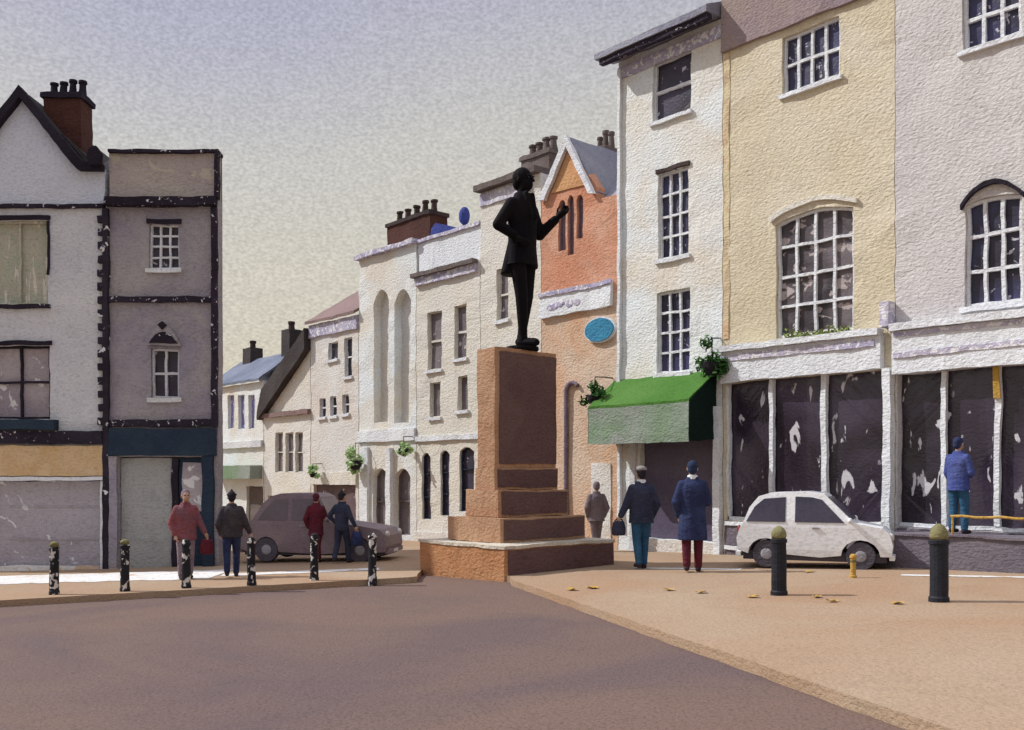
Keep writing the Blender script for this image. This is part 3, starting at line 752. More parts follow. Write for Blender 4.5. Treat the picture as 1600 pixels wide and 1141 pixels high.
# ------------------------------------------------------------------ people
def person(name, label, loc, H, face, coat, trousers, shoes='leather_dark', hair='hair_dark', hat=None, hem=.47, stride=.05,
           arms=('hang', 'hang'), skin='skin', lean=0., cat='person', group=None, flare=0., bag=None, collar=None, feet_in=.0, bulk=1.0, voxel=.009, legk=1.0):
    """local frame: faces -y, stands at the origin"""
    h = H
    V = lambda x, y, z: Vector((x*h, y*h + lean*h*z, z*h))
    fx = .052-feet_in
    hips = [V(-.05, 0, .51), V(.05, 0, .51)]
    knees = [V(-.054+feet_in*.5, -.012-stride*.55, .285), V(.054-feet_in*.5, -.012+stride*.35, .285)]
    ank = [V(-fx, -stride*.9, .045), V(fx, stride*1.0, .05 + stride*.25)]
    sh = [V(-.092, .004, .788), V(.092, .004, .788)]
    def arm(side, kind):
        s = -1 if side == 0 else 1
        if not isinstance(kind, str): return V(*kind[0]), V(*kind[1])
        o = {'hang': ((.135, .008, .63), (.138, -.03, .485)), 'swing': ((.13, .045, .63), (.135, .03, .49)),
             'fore': ((.132, -.02, .63), (.128, -.10, .52)), 'front': ((.135, -.01, .635), (.06, -.115, .60)),
             'hip': ((.175, .05, .66), (.115, -.02, .565)), 'pocket': ((.15, .03, .63), (.118, -.03, .50)),
             'point': ((.125, -.075, .665), (.11, -.225, .765)), 'out': ((.15, .0, .64), (.205, -.03, .52)),
             'backhip': ((.15, .085, .66), (.11, .02, .575))}[kind]
        return V(s*o[0][0], o[0][1], o[0][2]), V(s*o[1][0], o[1][1], o[1][2])
    A = [arm(0, arms[0]), arm(1, arms[1])]
    hc = V(0, -.012, .935)
    # ---- body: one continuous surface
    bm = bmesh.new()
    ellipsoid(bm, hc + V(0, .008, .012) - V(0, 0, 0), (.045*h, .056*h, .054*h))
    ellipsoid(bm, hc + Vector((0, -.016*h, -.025*h)), (.036*h, .04*h, .042*h))
    capsule(bm, hc + Vector((0, -.055*h, .004*h)), hc + Vector((0, -.066*h, -.014*h)), .006*h, .009*h, 8)      # nose
    ellipsoid(bm, hc + Vector((0, -.051*h, -.036*h)), (.016*h, .008*h, .005*h), None, 8, 6)                     # mouth
    for s in (-1, 1):
        ellipsoid(bm, hc + Vector((s*.046*h, .006*h, -.004*h)), (.007*h, .013*h, .019*h), None, 8, 6)           # ears
        ellipsoid(bm, hc + Vector((s*.018*h, -.049*h, .016*h)), (.014*h, .008*h, .005*h), None, 8, 6)           # brows
    capsule(bm, V(0, .012, .80), hc + Vector((0, .006*h, -.03*h)), .034*h, .028*h)
    loft(bm, [(0, lean*h*.5*h, .49*h, .085*h, .055*h), (0, lean*h*.58*h, .58*h, .078*h, .052*h), (0, lean*h*.65*h, .65*h, .075*h, .052*h),
              (0, lean*h*.75*h, .75*h, .09*h, .056*h), (0, lean*h*.80*h, .80*h, .08*h, .045*h), (0, lean*h*.835*h, .835*h, .045*h, .036*h)])
    for i in (0, 1):
        capsule(bm, hips[i], knees[i], .052*h, .035*h); capsule(bm, knees[i], ank[i], .034*h, .021*h)
        capsule(bm, ank[i] + V(0, .012, -.025), ank[i] + V(0, -.085, -.03), .02*h, .017*h)
        e, w = A[i]
        capsule(bm, sh[i], e, .028*h, .023*h); capsule(bm, e, w, .024*h, .016*h)
        d = (w-e).normalized(); s = -1 if i == 0 else 1
        side = d.cross(Vector((s, .2, 0))).normalized()
        if side.length < .1: side = Vector((0, 1, 0))
        palm = w + d*.042*h
        nrm = d.cross(side).normalized()
        capsule(bm, w + d*.01*h, palm, .017*h, .021*h, 8)
        for k in range(4):                                                    # four fingers, unequal, curled
            b0 = palm + side*(k-1.5)*.0125*h + d*.012*h
            ln = (.034, .04, .037, .028)[k]*h
            b1 = b0 + d*ln*.6 + nrm*.004*h; b2 = b1 + d*ln*.45 + nrm*.014*h
            capsule(bm, b0, b1, .0068*h, .0062*h, 6); capsule(bm, b1, b2, .0062*h, .0054*h, 6)
        t0 = w + d*.02*h + side*.018*h
        t1 = t0 + side*.02*h + d*.018*h; t2 = t1 + d*.02*h + nrm*.006*h
        capsule(bm, t0, t1, .0075*h, .0068*h, 6); capsule(bm, t1, t2, .0066*h, .0056*h, 6)
    body = fuse(name, bm, skin, None, voxel*H/1.7, 3)
    body.location = loc; body.rotation_euler = (0, 0, face)
    tag(body, label, cat, group)
    # ---- coat
    b = bulk
    bm = bmesh.new()
    yl = lambda z: lean*h*z*h
    secs = []
    if hem < .46:
        secs += [(0, yl(hem)+.01*h, hem*h, (.115+flare)*h*b, (.085+flare*.8)*h*b), (0, yl(.45), .45*h, (.108+flare*.5)*h*b, (.08+flare*.4)*h*b)]
    else: secs += [(0, yl(hem), hem*h, (.106+flare)*h*b, (.075+flare*.7)*h*b)]
    secs += [(0, yl(.56), .56*h, .103*h*b, .073*h*b), (0, yl(.65), .65*h, .104*h*b, .075*h*b), (0, yl(.74), .74*h, .108*h*b, .078*h*b),
             (0, yl(.79), .79*h, .104*h*b, .066*h*b), (0, yl(.83), .832*h, .068*h, .050*h), (0, yl(.86), .865*h, .046*h, .044*h)]
    loft(bm, secs)
    for i in (0, 1):
        e, w = A[i]
        capsule(bm, sh[i], e, .040*h*b, .036*h*b); capsule(bm, e, e.lerp(w, .93), .035*h*b, .027*h*b)
    for s in (-1, 1): capsule(bm, V(s*.03, -.05, .855), V(s*.025, -.078, .72), .014*h, .010*h, 8)        # lapels
    ct = fuse('coat', bm, coat, body, .012*H/1.7, 3)
    # ---- trousers
    bm = bmesh.new()
    loft(bm, [(0, yl(.47), .455*h, .085*h, .06*h), (0, yl(.53), .53*h, .094*h, .064*h), (0, yl(.58), .58*h, .088*h, .06*h)])
    for i in (0, 1):
        capsule(bm, hips[i], knees[i], .060*h*legk, .044*h*legk); capsule(bm, knees[i], ank[i] + V(0, 0, .012), .044*h*legk, .036*h*legk*legk)
    fuse('trousers', bm, trousers, body, .011*H/1.7, 3)
    for i in (0, 1):
        bm = bmesh.new()
        capsule(bm, ank[i] + V(0, .014, -.022), ank[i] + V(0, -.09, -.028), .026*h, .022*h, 10)
        capsule(bm, ank[i] + V(0, .0, -.02), ank[i] + V(0, 0, .01), .027*h, .026*h, 10)
        for v in bm.verts: v.co.z = max(v.co.z, ank[i].z-.047*h)
        fuse('shoe', bm, shoes, body, .008, 2)
    # ---- hair / hat
    bm = bmesh.new()
    ellipsoid(bm, hc + Vector((0, .016*h, .02*h)), (.05*h, .058*h, .056*h))
    ellipsoid(bm, hc + Vector((0, .036*h, -.012*h)), (.043*h, .034*h, .042*h))
    fuse('hair', bm, hair, body, .008, 2)
    if hat:
        kind, hm = hat
        bm = bmesh.new()
        if kind == 'cap':
            ellipsoid(bm, hc + Vector((0, .01*h, .045*h)), (.056*h, .066*h, .034*h)); ellipsoid(bm, hc + Vector((0, -.055*h, .032*h)), (.042*h, .04*h, .008*h))
        elif kind == 'pointed':
            ellipsoid(bm, hc + Vector((0, .008*h, .03*h)), (.062*h, .068*h, .02*h)); capsule(bm, hc + Vector((0, .01*h, .035*h)), hc + Vector((0, .012*h, .085*h)), .052*h, .012*h)
        else:
            ellipsoid(bm, hc + Vector((0, .01*h, .038*h)), (.054*h, .062*h, .045*h))
        fuse('hat', bm, hm, body, .008, 2)
    if collar:
        bm = bmesh.new(); loft(bm, [(0, yl(.84), .838*h, .055*h, .05*h), (0, yl(.87), .878*h, .042*h, .042*h)]); fuse('scarf', bm, collar, body, .009, 2)
    # eyes
    bm = bmesh.new()
    for s in (-1, 1): ellipsoid(bm, hc + Vector((s*.018*h, -.0475*h, .006*h)), (.007*h, .006*h, .005*h), None, 8, 6)
    emit('eyes', bm, 'hair_dark', body, None, 0, True)
    return body, A
def ground_spot(px, py):
    return G(px, py)
def carry_bag(label, A, side, body, mat, sz=(.15, .07, .18), drop=.1):
    e, w = A[side]; d = (w-e).normalized()
    p = body.matrix_basis @ (w + d*.07)
    bx_, by, bz = sz
    t = thing('shoulder_bag', label, 'bag', (p.x, p.y, p.z-drop-2*bz), body.rotation_euler.z)
    bm = bmesh.new()
    loft(bm, [(0, 0, 0, bx_*.8, by*.8), (0, 0, .03, bx_, by), (0, 0, bz, bx_*1.02, by*1.05), (0, 0, 2*bz-.03, bx_*.85, by*.8), (0, 0, 2*bz, bx_*.7, by*.5)])
    emit('bag_body', bm, mat, t, None, 0, True)
    bm = bmesh.new()
    tube(bm, [(bx_*.6*math.cos(a), 0, 2*bz-.01+(drop+.02)*math.sin(a)) for a in [PI*k/10 for k in range(11)]], .012, 8)
    emit('handle', bm, 'leather_dark', t, None, 0, True)
    return t

bpy.context.view_layer.update()
pr, Ar = person('person', 'person in a pinkish red jacket with a maroon bag before the dark doorway', G(290, 905), 1.63, .5, 'cloth_red', 'cloth_mauve', hair='cloth_mauve', hem=.44, stride=.03, arms=('pocket', 'out'), bulk=1.15)
carry_bag('maroon bag held by the person in the red jacket', Ar, 1, pr, 'cloth_maroon', (.12, .06, .14), .06)
ph, Ah = person('person', 'person in charcoal coat, navy trousers and pointed hat, just right of the dark house', G(362, 902), 1.58, PI+.3, 'cloth_charcoal', 'cloth_navy', hem=.47, stride=.075, arms=('out', 'pocket'), hat=('pointed', 'hair_dark'), bulk=1.2)
pm_, Am = person('person', 'slender person in a maroon coat beside the person in navy in the distance', G(494, 879), 1.5, PI, 'cloth_maroon', 'cloth_maroon', hem=.40, stride=.02, arms=('fore', 'pocket'), hair='cloth_maroon', feet_in=.02)
pn, An = person('person', 'person in dark navy coat and pointed hat with blue bag, before the mauve car', G(534, 880), 1.52, PI-.4, 'cloth_ink', 'cloth_ink', hem=.46, stride=.10, arms=('out', 'hip'), hat=('pointed', 'hair_dark'))
carry_bag('small blue bag held by the person in the navy coat', An, 0, pn, 'cloth_navy', (.14, .07, .15), .05)
person('person', 'faint grey figure standing alone between the pedestal and the green awning', Vector((.088*22.0, 22.0, gz(.088*22, 22))), 1.6, PI+.2, 'cloth_grey', 'cloth_grey', hem=.44, stride=.02, arms=('pocket', 'pocket'), hair='cloth_grey', bulk=1.12, feet_in=.035)
pc, Ac = person('person', 'person in a dark navy jacket, blue jeans and grey cap below the green awning', G(1002, 889), 1.84, PI+.25, 'cloth_ink', 'cloth_denim', hem=.45, stride=.04, arms=('pocket', 'out'), hat=('cap', 'cap_grey'), collar='white_paint', bulk=1.18, feet_in=.012)
carry_bag('dark blue bag held by the person in the grey cap', Ac, 1, pc, 'cloth_ink', (.13, .07, .13), .03)
person('person', 'tall person in a long navy coat, right of the one in grey cap', G(1082, 894), 1.9, PI-.15, 'cloth_navy', 'cloth_maroon', hem=.29, stride=.04, arms=('front', 'pocket'), hair='hair_navy', collar='white_paint', bulk=1.12, flare=.006)
tp = Mv.W @ Vector((Mv.x(1522), -.62, .60))
person('person', 'person in bright blue jacket and blue trousers on the raised shop terrace', tp, 1.60, PI*.5+.6, 'cloth_blue', 'cloth_denim', hem=.45, stride=.03, arms=('front', 'fore'), hair='cloth_navy', bulk=1.12)

# statue
SP = Vector((PC.x+.10, PC.y, 4.163))
SH = 3.42
st, _ = person('bronze_statue', 'dark bronze statue of a man in frock coat with raised arm, on the pedestal', SP+Vector((0, 0, .08)), SH, math.radians(52), 'bronze', 'bronze', 'bronze', 'bronze', None, .45, .012, (((-.160, .045, .665), (-.11, -.03, .60)), ((.135, -.02, .655), (.155, -.125, .735))), 'bronze', 0., 'statue', None, .012, feet_in=.044, bulk=.94, voxel=.008, legk=.83)
bm = bmesh.new(); lathe(bm, [(.30, -.08), (.32, -.05), (.31, 0), (.2, .01)], 20); emit('plinth', bm, 'bronze', st, None, 0)
bm = bmesh.new()   # tail of the frock coat behind
loft(bm, [(-.028*SH, .055*SH, .405*SH, .078*SH, .055*SH), (-.02*SH, .04*SH, .47*SH, .08*SH, .055*SH), (0, .02*SH, .60*SH, .08*SH, .05*SH)])
fuse('coat_tail', bm, 'bronze', st, .02, 3)

# ------------------------------------------------------------------ bollards
def bollard(px, py, hh, r, mat, cap, label, group, capmat=None):
    p = G(px, py)
    t = thing('bollard', label, 'bollard', p, random.uniform(-.3, .3), group)
    bm = bmesh.new()
    prof = [(r*1.12, -.1), (r*1.12, .05), (r, .07)] + [(r*(1-.06*k/6), .07+(hh-.12)*k/6) for k in range(1, 6)] + [(r*.95, hh-.1), (r*1.08, hh-.09), (r*1.08, hh-.05), (r*.95, hh-.04)]
    if not cap: prof += [(r*.75, hh), (r*.3, hh+.015)]
    lathe(bm, prof, 16); emit('post', bm, mat, t, mtx(p), .35)
    if cap:
        bm = bmesh.new()
        prof = [(r*.9, hh-.038), (r*1.0, hh), (r*.95, hh+cap*.35), (r*.7, hh+cap*.7), (r*.3, hh+cap*.95), (r*.05, hh+cap)]
        lathe(bm, prof, 16); emit('cap', bm, capmat or 'olive_cap', t, None, 0, True)
    return t
lb = [(85, 931, .05, 'leftmost black bollard on the left kerb, in front of the grey shop shutter'),
      (195, 926, .05, 'black bollard on the left kerb before the grey shop panel of the dark house'),
      (291, 921, 0, 'black bollard on the left kerb right before the person in the red jacket'),
      (393, 917, 0, 'black bollard on the left kerb just right of the person in the charcoal coat'),
      (491, 909, 0, 'black bollard on the left kerb in front of the slender person in maroon'),
      (582, 908, 0, 'rightmost black bollard of the left kerb row, below the white arcaded house')]
for i, (px, py, cp, lab) in enumerate(lb):
    bollard(px, py-2, .80, .072, 'iron_chipped' if i != 4 else 'iron_chipped', cp, lab, 'black bollards along the left kerb')
bollard(1217, 930, .80, .102, 'iron_black', .13, 'thick black bollard with olive cap in front of the small white car', 'thick black bollards on the right pavement')
bollard(1467, 940, .80, .112, 'iron_black', .16, 'thick black bollard with olive cap in front of the raised terrace', 'thick black bollards on the right pavement')
p = G(1333, 903); t = thing('marker_post', 'short ochre marker post on the pavement near the front of the white car', 'post', p)
bm = bmesh.new(); lathe(bm, [(.055, -.1), (.055, .03), (.042, .05), (.042, .30), (.055, .31), (.05, .35), (.02, .37)], 12); emit('post', bm, 'ochre_paint', t, None, 0)
bm = bmesh.new(); lathe(bm, [(.045, .24), (.046, .245), (.046, .27), (.045, .275)], 12); emit('band', bm, 'olive_cap', t, None, 0)

# ------------------------------------------------------------------ vehicles
def car(name, label, cat, loc, rot, prof, hw, belt, roofz, roofhw, paint, glasses, wheels, wr, front, rear, lampz, glass='car_glass'):
    """local x = forward; prof = side outline (x,z) closed; glasses = side window polygons"""
    t = thing(name, label, cat, loc, rot)
    def half(z):
        if z <= belt: return hw - .04*max(0, (.35-z)/.35)
        k = min(1, (z-belt)/(roofz-belt)); return hw + (roofhw-hw)*k
    def f(a, b, h): return Vector((a, h*half(b), b))
    bm = bmesh.new(); prism(bm, prof, -1, 1, None, (), .07, .12, f=f)
    bmesh.ops.recalc_face_normals(bm, faces=bm.faces[:])
    body = emit('body', bm, paint, t, None, 0)
    bv = body.modifiers.new('bevel', 'BEVEL'); bv.width = .045; bv.segments = 3; bv.limit_method = 'ANGLE'; bv.angle_limit = math.radians(50)
    for g in glasses:
        for s in (-1, 1):
            bm = bmesh.new()
            prism(bm, g, 0, 1, None, (), .1, f=lambda a, b, h: Vector((a, s*(half(b)+.002+.006*h), b)))
            emit('side_window', bm, glass, t, None, 0)
    for (xa, za, xb, zb, nm) in (front, rear):
        d = Vector((zb-za, 0, -(xb-xa))).normalized()
        mid = sum((p[0] for p in prof))/len(prof)
        if (nm == 'windscreen') != (d.x > 0): d = -d
        bm = bmesh.new()
        a = Vector((xa, 0, za))+d*.004; b = Vector((xb, 0, zb))+d*.004
        q = [Vector((a.x, -half(za)*.86, a.z)), Vector((a.x, half(za)*.86, a.z)), Vector((b.x, half(zb)*.86, b.z)), Vector((b.x, -half(zb)*.86, b.z))]
        lo = [bm.verts.new(v) for v in q]; hi = [bm.verts.new(v+d*.008) for v in q]
        bm.faces.new(hi); bm.faces.new(lo[::-1])
        for i in range(4): bm.faces.new([lo[i], lo[(i+1) % 4], hi[(i+1) % 4], hi[i]])
        emit(nm, bm, glass, t, None, 0)
    for wx in wheels:
        for s in (-1, 1):
            bm = bmesh.new(); y = s*(hw-.09)
            lathe(bm, [(wr*.6, -.07), (wr*.94, -.075), (wr, -.05), (wr, .05), (wr*.94, .075), (wr*.6, .07)], 20, (wx, y, wr), 'Y')
            w = emit('wheel', bm, 'tyre', t, None, 0, False)
            bm = bmesh.new(); lathe(bm, [(wr*.58, -.03), (wr*.6, .02*s+.0), (wr*.3, .05), (.03, .055)] if s > 0 else [(.03, -.055), (wr*.3, -.05), (wr*.6, -.02), (wr*.58, .03)], 16, (wx, y+s*.03, wr), 'Y')
            emit('rim', bm, 'rim_grey', w, None, 0)
    xs = [p[0] for p in prof]
    for s in (-1, 1):
        bm = bmesh.new(); ellipsoid(bm, (max(xs)-.03, s*(hw-.17), lampz), (.05, .10, .075)); emit('headlight', bm, 'lamp_glass', t, None, 0, True)
        bm = bmesh.new(); ellipsoid(bm, (min(xs)+.03, s*(hw-.12), lampz+.08), (.04, .06, .09)); emit('tail_light', bm, 'lamp_red', t, None, 0, True)
        bm = bmesh.new(); mx = front[0]-.02; ellipsoid(bm, (mx, s*(hw+.06), belt+.06), (.04, .07, .05)); tube(bm, [(mx, s*(hw-.02), belt+.02), (mx, s*(hw+.05), belt+.05)], .015, 6); emit('wing_mirror', bm, paint, t, None, 0, True)
        bm = bmesh.new(); box(bm, mx-.62, mx-.5, s*hw+.002*s, s*(hw+.02), belt-.09, belt-.065); emit('door_handle', bm, 'rim_grey', t, None, 0)
    for xe, sg in ((max(xs), 1), (min(xs), -1)):
        bm = bmesh.new(); box(bm, xe-.06 if sg > 0 else xe-.025, xe+.025 if sg > 0 else xe+.06, -hw+.06, hw-.06, wr*.75, wr*1.1); emit('bumper', bm, paint, t, None, 0)
    bm = bmesh.new(); box(bm, max(xs)+.026, max(xs)+.03, -.2, .2, wr*.78, wr*1.04); emit('number_plate', bm, 'white_paint', t, None, 0)
    bm = bmesh.new(); box(bm, min(xs)+.1, max(xs)-.1, -hw+.1, hw-.1, wr*.55, wr*1.2); emit('underbody', bm, 'tyre', t, None, 0)
    return t
def arch(cx, r, zb, n=8): return [(cx-r*math.cos(PI*k/n), zb+r*math.sin(PI*k/n)*1.02) for k in range(n+1)]
WR = .24
prof = [(-1.1, .30), (-1.12, .50), (-1.08, .66), (-1.02, .78), (-.93, 1.05), (-.80, 1.24), (-.6, 1.31), (-.1, 1.33), (.15, 1.29), (.58, .80), (.95, .72), (1.06, .62), (1.1, .42), (1.08, .24)]
prof += [(.93, .24)] + arch(.66, .27, .24)[::-1][0:] + [(.1, .2)] + arch(-.68, .27, .24)[::-1] + [(-1.0, .26)]
prof = [(p[0]*1.16, p[1]) for p in prof]
wcar = G(1276, 885)
car('parked_car', 'small rounded white hatchback car parked before the dark shopfront behind a bollard', 'car', wcar, math.atan2(-.40, .92), prof, .58, .78, 1.33, .47, 'car_white',
    [[(-1.13, .80), (-.46, .80), (-.46, 1.23), (-.83, 1.20), (-.99, 1.06)], [(-.30, .80), (.51, .80), (.14, 1.19), (-.02, 1.23), (-.30, 1.24)]],
    (.766, -.789), WR, (.626, .85, .232, 1.235, 'windscreen'), (-1.166, .83, -1.009, 1.13, 'rear_window'), .56)
prof2 = [(-1.95, .30), (-1.97, .52), (-1.85, .72), (-1.62, .92), (-1.35, 1.30), (-1.15, 1.44), (-.9, 1.50), (-.1, 1.50), (.08, 1.42), (.42, .88), (1.2, .80), (1.72, .72), (1.88, .58), (1.9, .36), (1.86, .24)]
prof2 += [(1.6, .22)] + arch(1.2, .33, .22)[::-1] + [(.2, .18)] + arch(-1.25, .33, .22)[::-1] + [(-1.8, .24)]
prof2 = [(p[0]*.86, p[1]) for p in prof2]
dcar = Vector((-.196*21.6, 21.6, gz(-.188*21.6, 21.6)))
car('parked_car', 'dark mauve humpbacked car parked in shade behind the left bollards', 'car', dcar, -.12, prof2, .72, .88, 1.5, .6, 'car_mauve',
    [[(-1.27, .92), (-.6, .92), (-.6, 1.38), (-.90, 1.36), (-1.07, 1.2)], [(-.5, .92), (.26, .92), (.035, 1.34), (-.09, 1.38), (-.5, 1.39)]],
    (1.03, -1.075), .27, (.335, .94, .086, 1.38, 'windscreen'), (-1.376, .95, -1.178, 1.26, 'rear_window'), .62, 'glass_mauve')

# ------------------------------------------------------------------ plants, signs, leaves
def foliage(name, label, p, r, mat, n, leaf, group, basket=True, squash=(1, 1, 1), cat='plant'):
    t = thing(name, label, cat, p, 0, group)
    bm = bmesh.new(); rnd = random.Random(int(p[0]*100)+n)
    cl = [Vector((rnd.gauss(0, .45), rnd.gauss(0, .4), rnd.gauss(0, .42))) for _ in range(7)]
    for _ in range(n):
        c = rnd.choice(cl); v = Vector((rnd.gauss(0, 1), rnd.gauss(0, 1), rnd.gauss(0, 1))).normalized()
        q = (c + v*rnd.uniform(.1, .42))*r; q = Vector((q.x*squash[0], q.y*squash[1], q.z*squash[2]))
        a = Vector((rnd.gauss(0, 1), rnd.gauss(0, 1), rnd.gauss(0, 1))).normalized(); b = a.orthogonal().normalized()
        s = leaf*rnd.uniform(.6, 1.3)
        bm.faces.new([bm.verts.new(q-a*s), bm.verts.new(q+b*s*.55), bm.verts.new(q+a*s), bm.verts.new(q-b*s*.55)])
    emit('foliage', bm, mat, t, None, 0)
    if basket:
        bm = bmesh.new(); lathe(bm, [(.03, -r*.75), (r*.3, -r*.7), (r*.5, -r*.35), (r*.55, -r*.1), (r*.4, -r*.1)], 12); emit('basket', bm, 'hair_dark', t, None, 0)
        bm = bmesh.new(); tube(bm, [(0, 0, -r*.1), (0, 0, r*1.15)], .012, 6); tube(bm, [(0, 0, r*1.15), (.2, .18, r*1.2), (.46, .41, r*1.2)], .014, 6); emit('bracket', bm, 'iron_black', t, None, 0)
    return t
def at_front(px, py, off):
    D = fD(px); x = 22.59-K*D
    p = Vector((x, D, EYE+(HY-py)/FPX*D)) + Vector((-.7461, -.6659, 0))*off
    return p
foliage('hanging_basket', 'dark green hanging plant at the left end of the green awning', at_front(958, 618, .62), .34, 'leaf_dark', 420, .055, 'hanging plants by the green awning')
foliage('hanging_basket', 'dark green hanging plant at the upper right corner of the green awning', at_front(1126, 566, .3), .42, 'leaf_dark', 520, .06, 'hanging plants by the green awning')
foliage('hanging_basket', 'largest pale green hanging basket, between the maroon shopfront and the white arcaded house', at_front(572, 718, .4), .44, 'leaf_light', 420, .075, 'pale green hanging baskets along the terrace')
foliage('hanging_basket', 'pale green hanging basket above the right arch of the white arcaded house', at_front(648, 700, .4), .28, 'leaf_light', 260, .06, 'pale green hanging baskets along the terrace')
foliage('hanging_basket', 'small pale green hanging basket at the left end of the maroon shopfront', at_front(503, 738, .35), .24, 'leaf_light', 200, .06, 'pale green hanging baskets along the terrace')
wb = thing('window_box', 'olive green window box plants under the arched window of the yellow house', 'window box', Y.W @ Vector(((Y.x(1232)+Y.x(1338))/2, -.11, Y.z(1285, 536))), ROT)
hl = (Y.x(1338)-Y.x(1232))/2
bm = bmesh.new(); box(bm, -hl, hl, -.11, .1, .0, .09); emit('box', bm, 'lilac_trim_and_shade', wb, None, 0)
bm = bmesh.new(); rnd = random.Random(4)
for _ in range(520):
    q = Vector((rnd.uniform(-hl, hl), rnd.uniform(-.13, .09), .09+abs(rnd.gauss(0, .07))))
    a = Vector((rnd.gauss(0, 1), rnd.gauss(0, 1), rnd.gauss(0, 1))).normalized(); b = a.orthogonal().normalized(); s = rnd.uniform(.03, .06)
    bm.faces.new([bm.verts.new(q-a*s), bm.verts.new(q+b*s*.5), bm.verts.new(q+a*s), bm.verts.new(q-b*s*.5)])
emit('foliage', bm, 'hedge_olive', wb, None, 0)
# blue oval sign
bs = thing('wall_sign', 'blue oval wall sign with white rim on the orange brick hall', 'sign', at_front(940, 516, .03), ROT)
bm = bmesh.new(); n = 28
prism(bm, [(.50*math.cos(2*PI*k/n), .31*math.sin(2*PI*k/n)) for k in range(n)], -.05, .025, 'XZ'); emit('rim', bm, 'white_paint', bs, None, 0)
bm = bmesh.new(); prism(bm, [(.46*math.cos(2*PI*k/n), .275*math.sin(2*PI*k/n)) for k in range(n)], -.08, -.052, 'XZ'); emit('face', bm, 'blue_sign', bs, None, 0)
# fallen leaves on the right pavement
lm = None
for px, py in ((895, 923), (925, 920), (1045, 923), (1095, 927), (1175, 934), (1275, 934), (1300, 941), (1402, 944), (1262, 895)):
    p = G(px, py)
    bm = bmesh.new(); rnd = random.Random(px)
    n = 10; ring = [bm.verts.new((.075*math.cos(2*PI*k/n)*rnd.uniform(.6, 1.2), .10*math.sin(2*PI*k/n)*rnd.uniform(.6, 1.2), .012+rnd.uniform(0, .03))) for k in range(n)]
    c = bm.verts.new((0, 0, .008))
    for k in range(n): bm.faces.new([ring[k], ring[(k+1) % n], c])
    o = emit('fallen_leaf', bm, 'ochre_paint', None, None, 0); o.location = p; o.rotation_euler = (0, 0, rnd.uniform(0, 6))
    tag(o, 'small ochre fallen leaf lying on the sunlit pavement right of the pedestal', 'leaf', 'ochre leaves on the right pavement')

# ------------------------------------------------------------------ light, sky, camera
SUN_EL = math.radians(43); az = Vector((-.972, .235, 0)).normalized()
sd = Vector((az.x*math.cos(SUN_EL), az.y*math.cos(SUN_EL), math.sin(SUN_EL)))
sl = bpy.data.lights.new('sun', 'SUN'); sl.energy = 3.6; sl.angle = math.radians(.5); sl.color = (1, .985, .955)
so = bpy.data.objects.new('sun', sl); COL.objects.link(so); so.rotation_euler = sd.to_track_quat('Z', 'Y').to_euler(); so.location = (-20, 5, 30)
w = bpy.data.worlds.new('World'); S.world = w; w.use_nodes = True
nt = w.node_tree; N = nt.nodes; Lk = nt.links
for n_ in list(N): N.remove(n_)
out = N.new('ShaderNodeOutputWorld'); bg = N.new('ShaderNodeBackground'); bg.inputs['Strength'].default_value = .1
sky = N.new('ShaderNodeTexSky'); sky.sky_type = 'NISHITA'; sky.sun_disc = False
sky.sun_elevation = SUN_EL; sky.sun_rotation = math.atan2(az.x, az.y)
sky.air_density = 1.0; sky.dust_density = 2.0; sky.ozone_density = 1.5
tc = N.new('ShaderNodeTexCoord'); sx = N.new('ShaderNodeSeparateXYZ'); Lk.new(tc.outputs['Generated'], sx.inputs[0])
n1 = N.new('ShaderNodeTexNoise'); n1.inputs['Scale'].default_value = 2.2; n1.inputs['Detail'].default_value = 3; Lk.new(tc.outputs['Generated'], n1.inputs['Vector'])
ad = N.new('ShaderNodeMath'); ad.operation = 'MULTIPLY_ADD'; ad.inputs[1].default_value = .16; Lk.new(n1.outputs['Fac'], ad.inputs[0]); Lk.new(sx.outputs['Z'], ad.inputs[2])
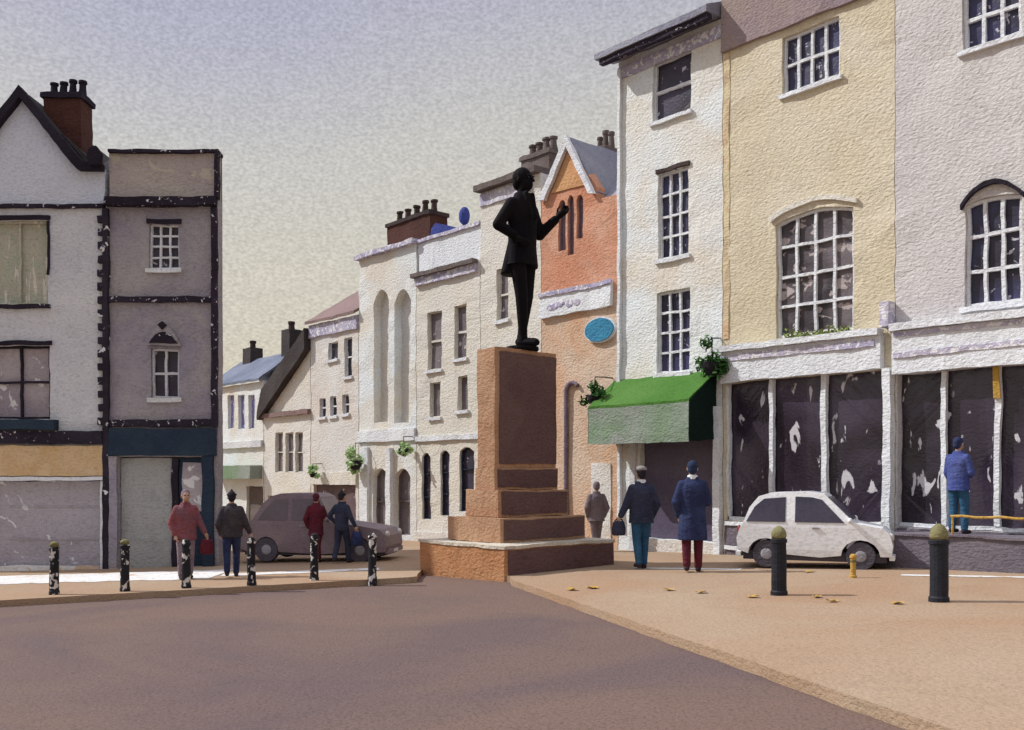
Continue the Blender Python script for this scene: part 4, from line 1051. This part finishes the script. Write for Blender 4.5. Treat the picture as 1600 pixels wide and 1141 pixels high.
xm = N.new('ShaderNodeMath'); xm.operation = 'MULTIPLY_ADD'; xm.inputs[1].default_value = -.10; Lk.new(sx.outputs['X'], xm.inputs[0]); Lk.new(ad.outputs[0], xm.inputs[2])
cr = N.new('ShaderNodeValToRGB'); e = cr.color_ramp.elements
pts = [(.14, (.60, .535, .415)), (.31, (.575, .535, .445)), (.42, (.53, .515, .475)), (.53, (.42, .415, .49)), (.62, (.36, .375, .47)), (1., (.95, .98, 1.15))]  # last stop, above the frame, brightened to lift the shaded fronts
while len(e) < len(pts): e.new(.5)
for k, (q, c) in enumerate(pts): e[k].position = q; e[k].color = (*c, 1)
Lk.new(xm.outputs[0], cr.inputs[0])
n2 = N.new('ShaderNodeTexNoise'); n2.inputs['Scale'].default_value = 260; n2.inputs['Detail'].default_value = 2
mp = N.new('ShaderNodeMapping'); mp.inputs['Scale'].default_value = (1, 1, 1.6); Lk.new(tc.outputs['Generated'], mp.inputs[0]); Lk.new(mp.outputs[0], n2.inputs['Vector'])
g = N.new('ShaderNodeMapRange'); g.inputs[1].default_value = .3; g.inputs[2].default_value = .7; g.inputs[3].default_value = 8.9; g.inputs[4].default_value = 12.2; Lk.new(n2.outputs['Fac'], g.inputs[0])
vm = N.new('ShaderNodeVectorMath'); vm.operation = 'SCALE'; Lk.new(cr.outputs[0], vm.inputs[0]); Lk.new(g.outputs[0], vm.inputs['Scale'])
mx = N.new('ShaderNodeMix'); mx.data_type = 'RGBA'; mx.inputs[0].default_value = .9; Lk.new(sky.outputs[0], mx.inputs[6]); Lk.new(vm.outputs[0], mx.inputs[7])
Lk.new(mx.outputs[2], bg.inputs['Color']); Lk.new(bg.outputs[0], out.inputs[0])

cd = bpy.data.cameras.new('camera'); cam = bpy.data.objects.new('camera', cd); COL.objects.link(cam)
cd.sensor_width = 36; cd.lens = 36*FPX/1600; cd.shift_y = (HY-570.5)/1600; cd.clip_end = 1000; cd.clip_start = .05
cam.location = (0, 0, EYE); cam.rotation_euler = (PI/2, 0, 0); S.camera = cam
S.view_settings.view_transform = 'Standard'; S.view_settings.look = 'None'; S.view_settings.exposure = 0.12; S.view_settings.gamma = 1
S.cycles.max_bounces = 6
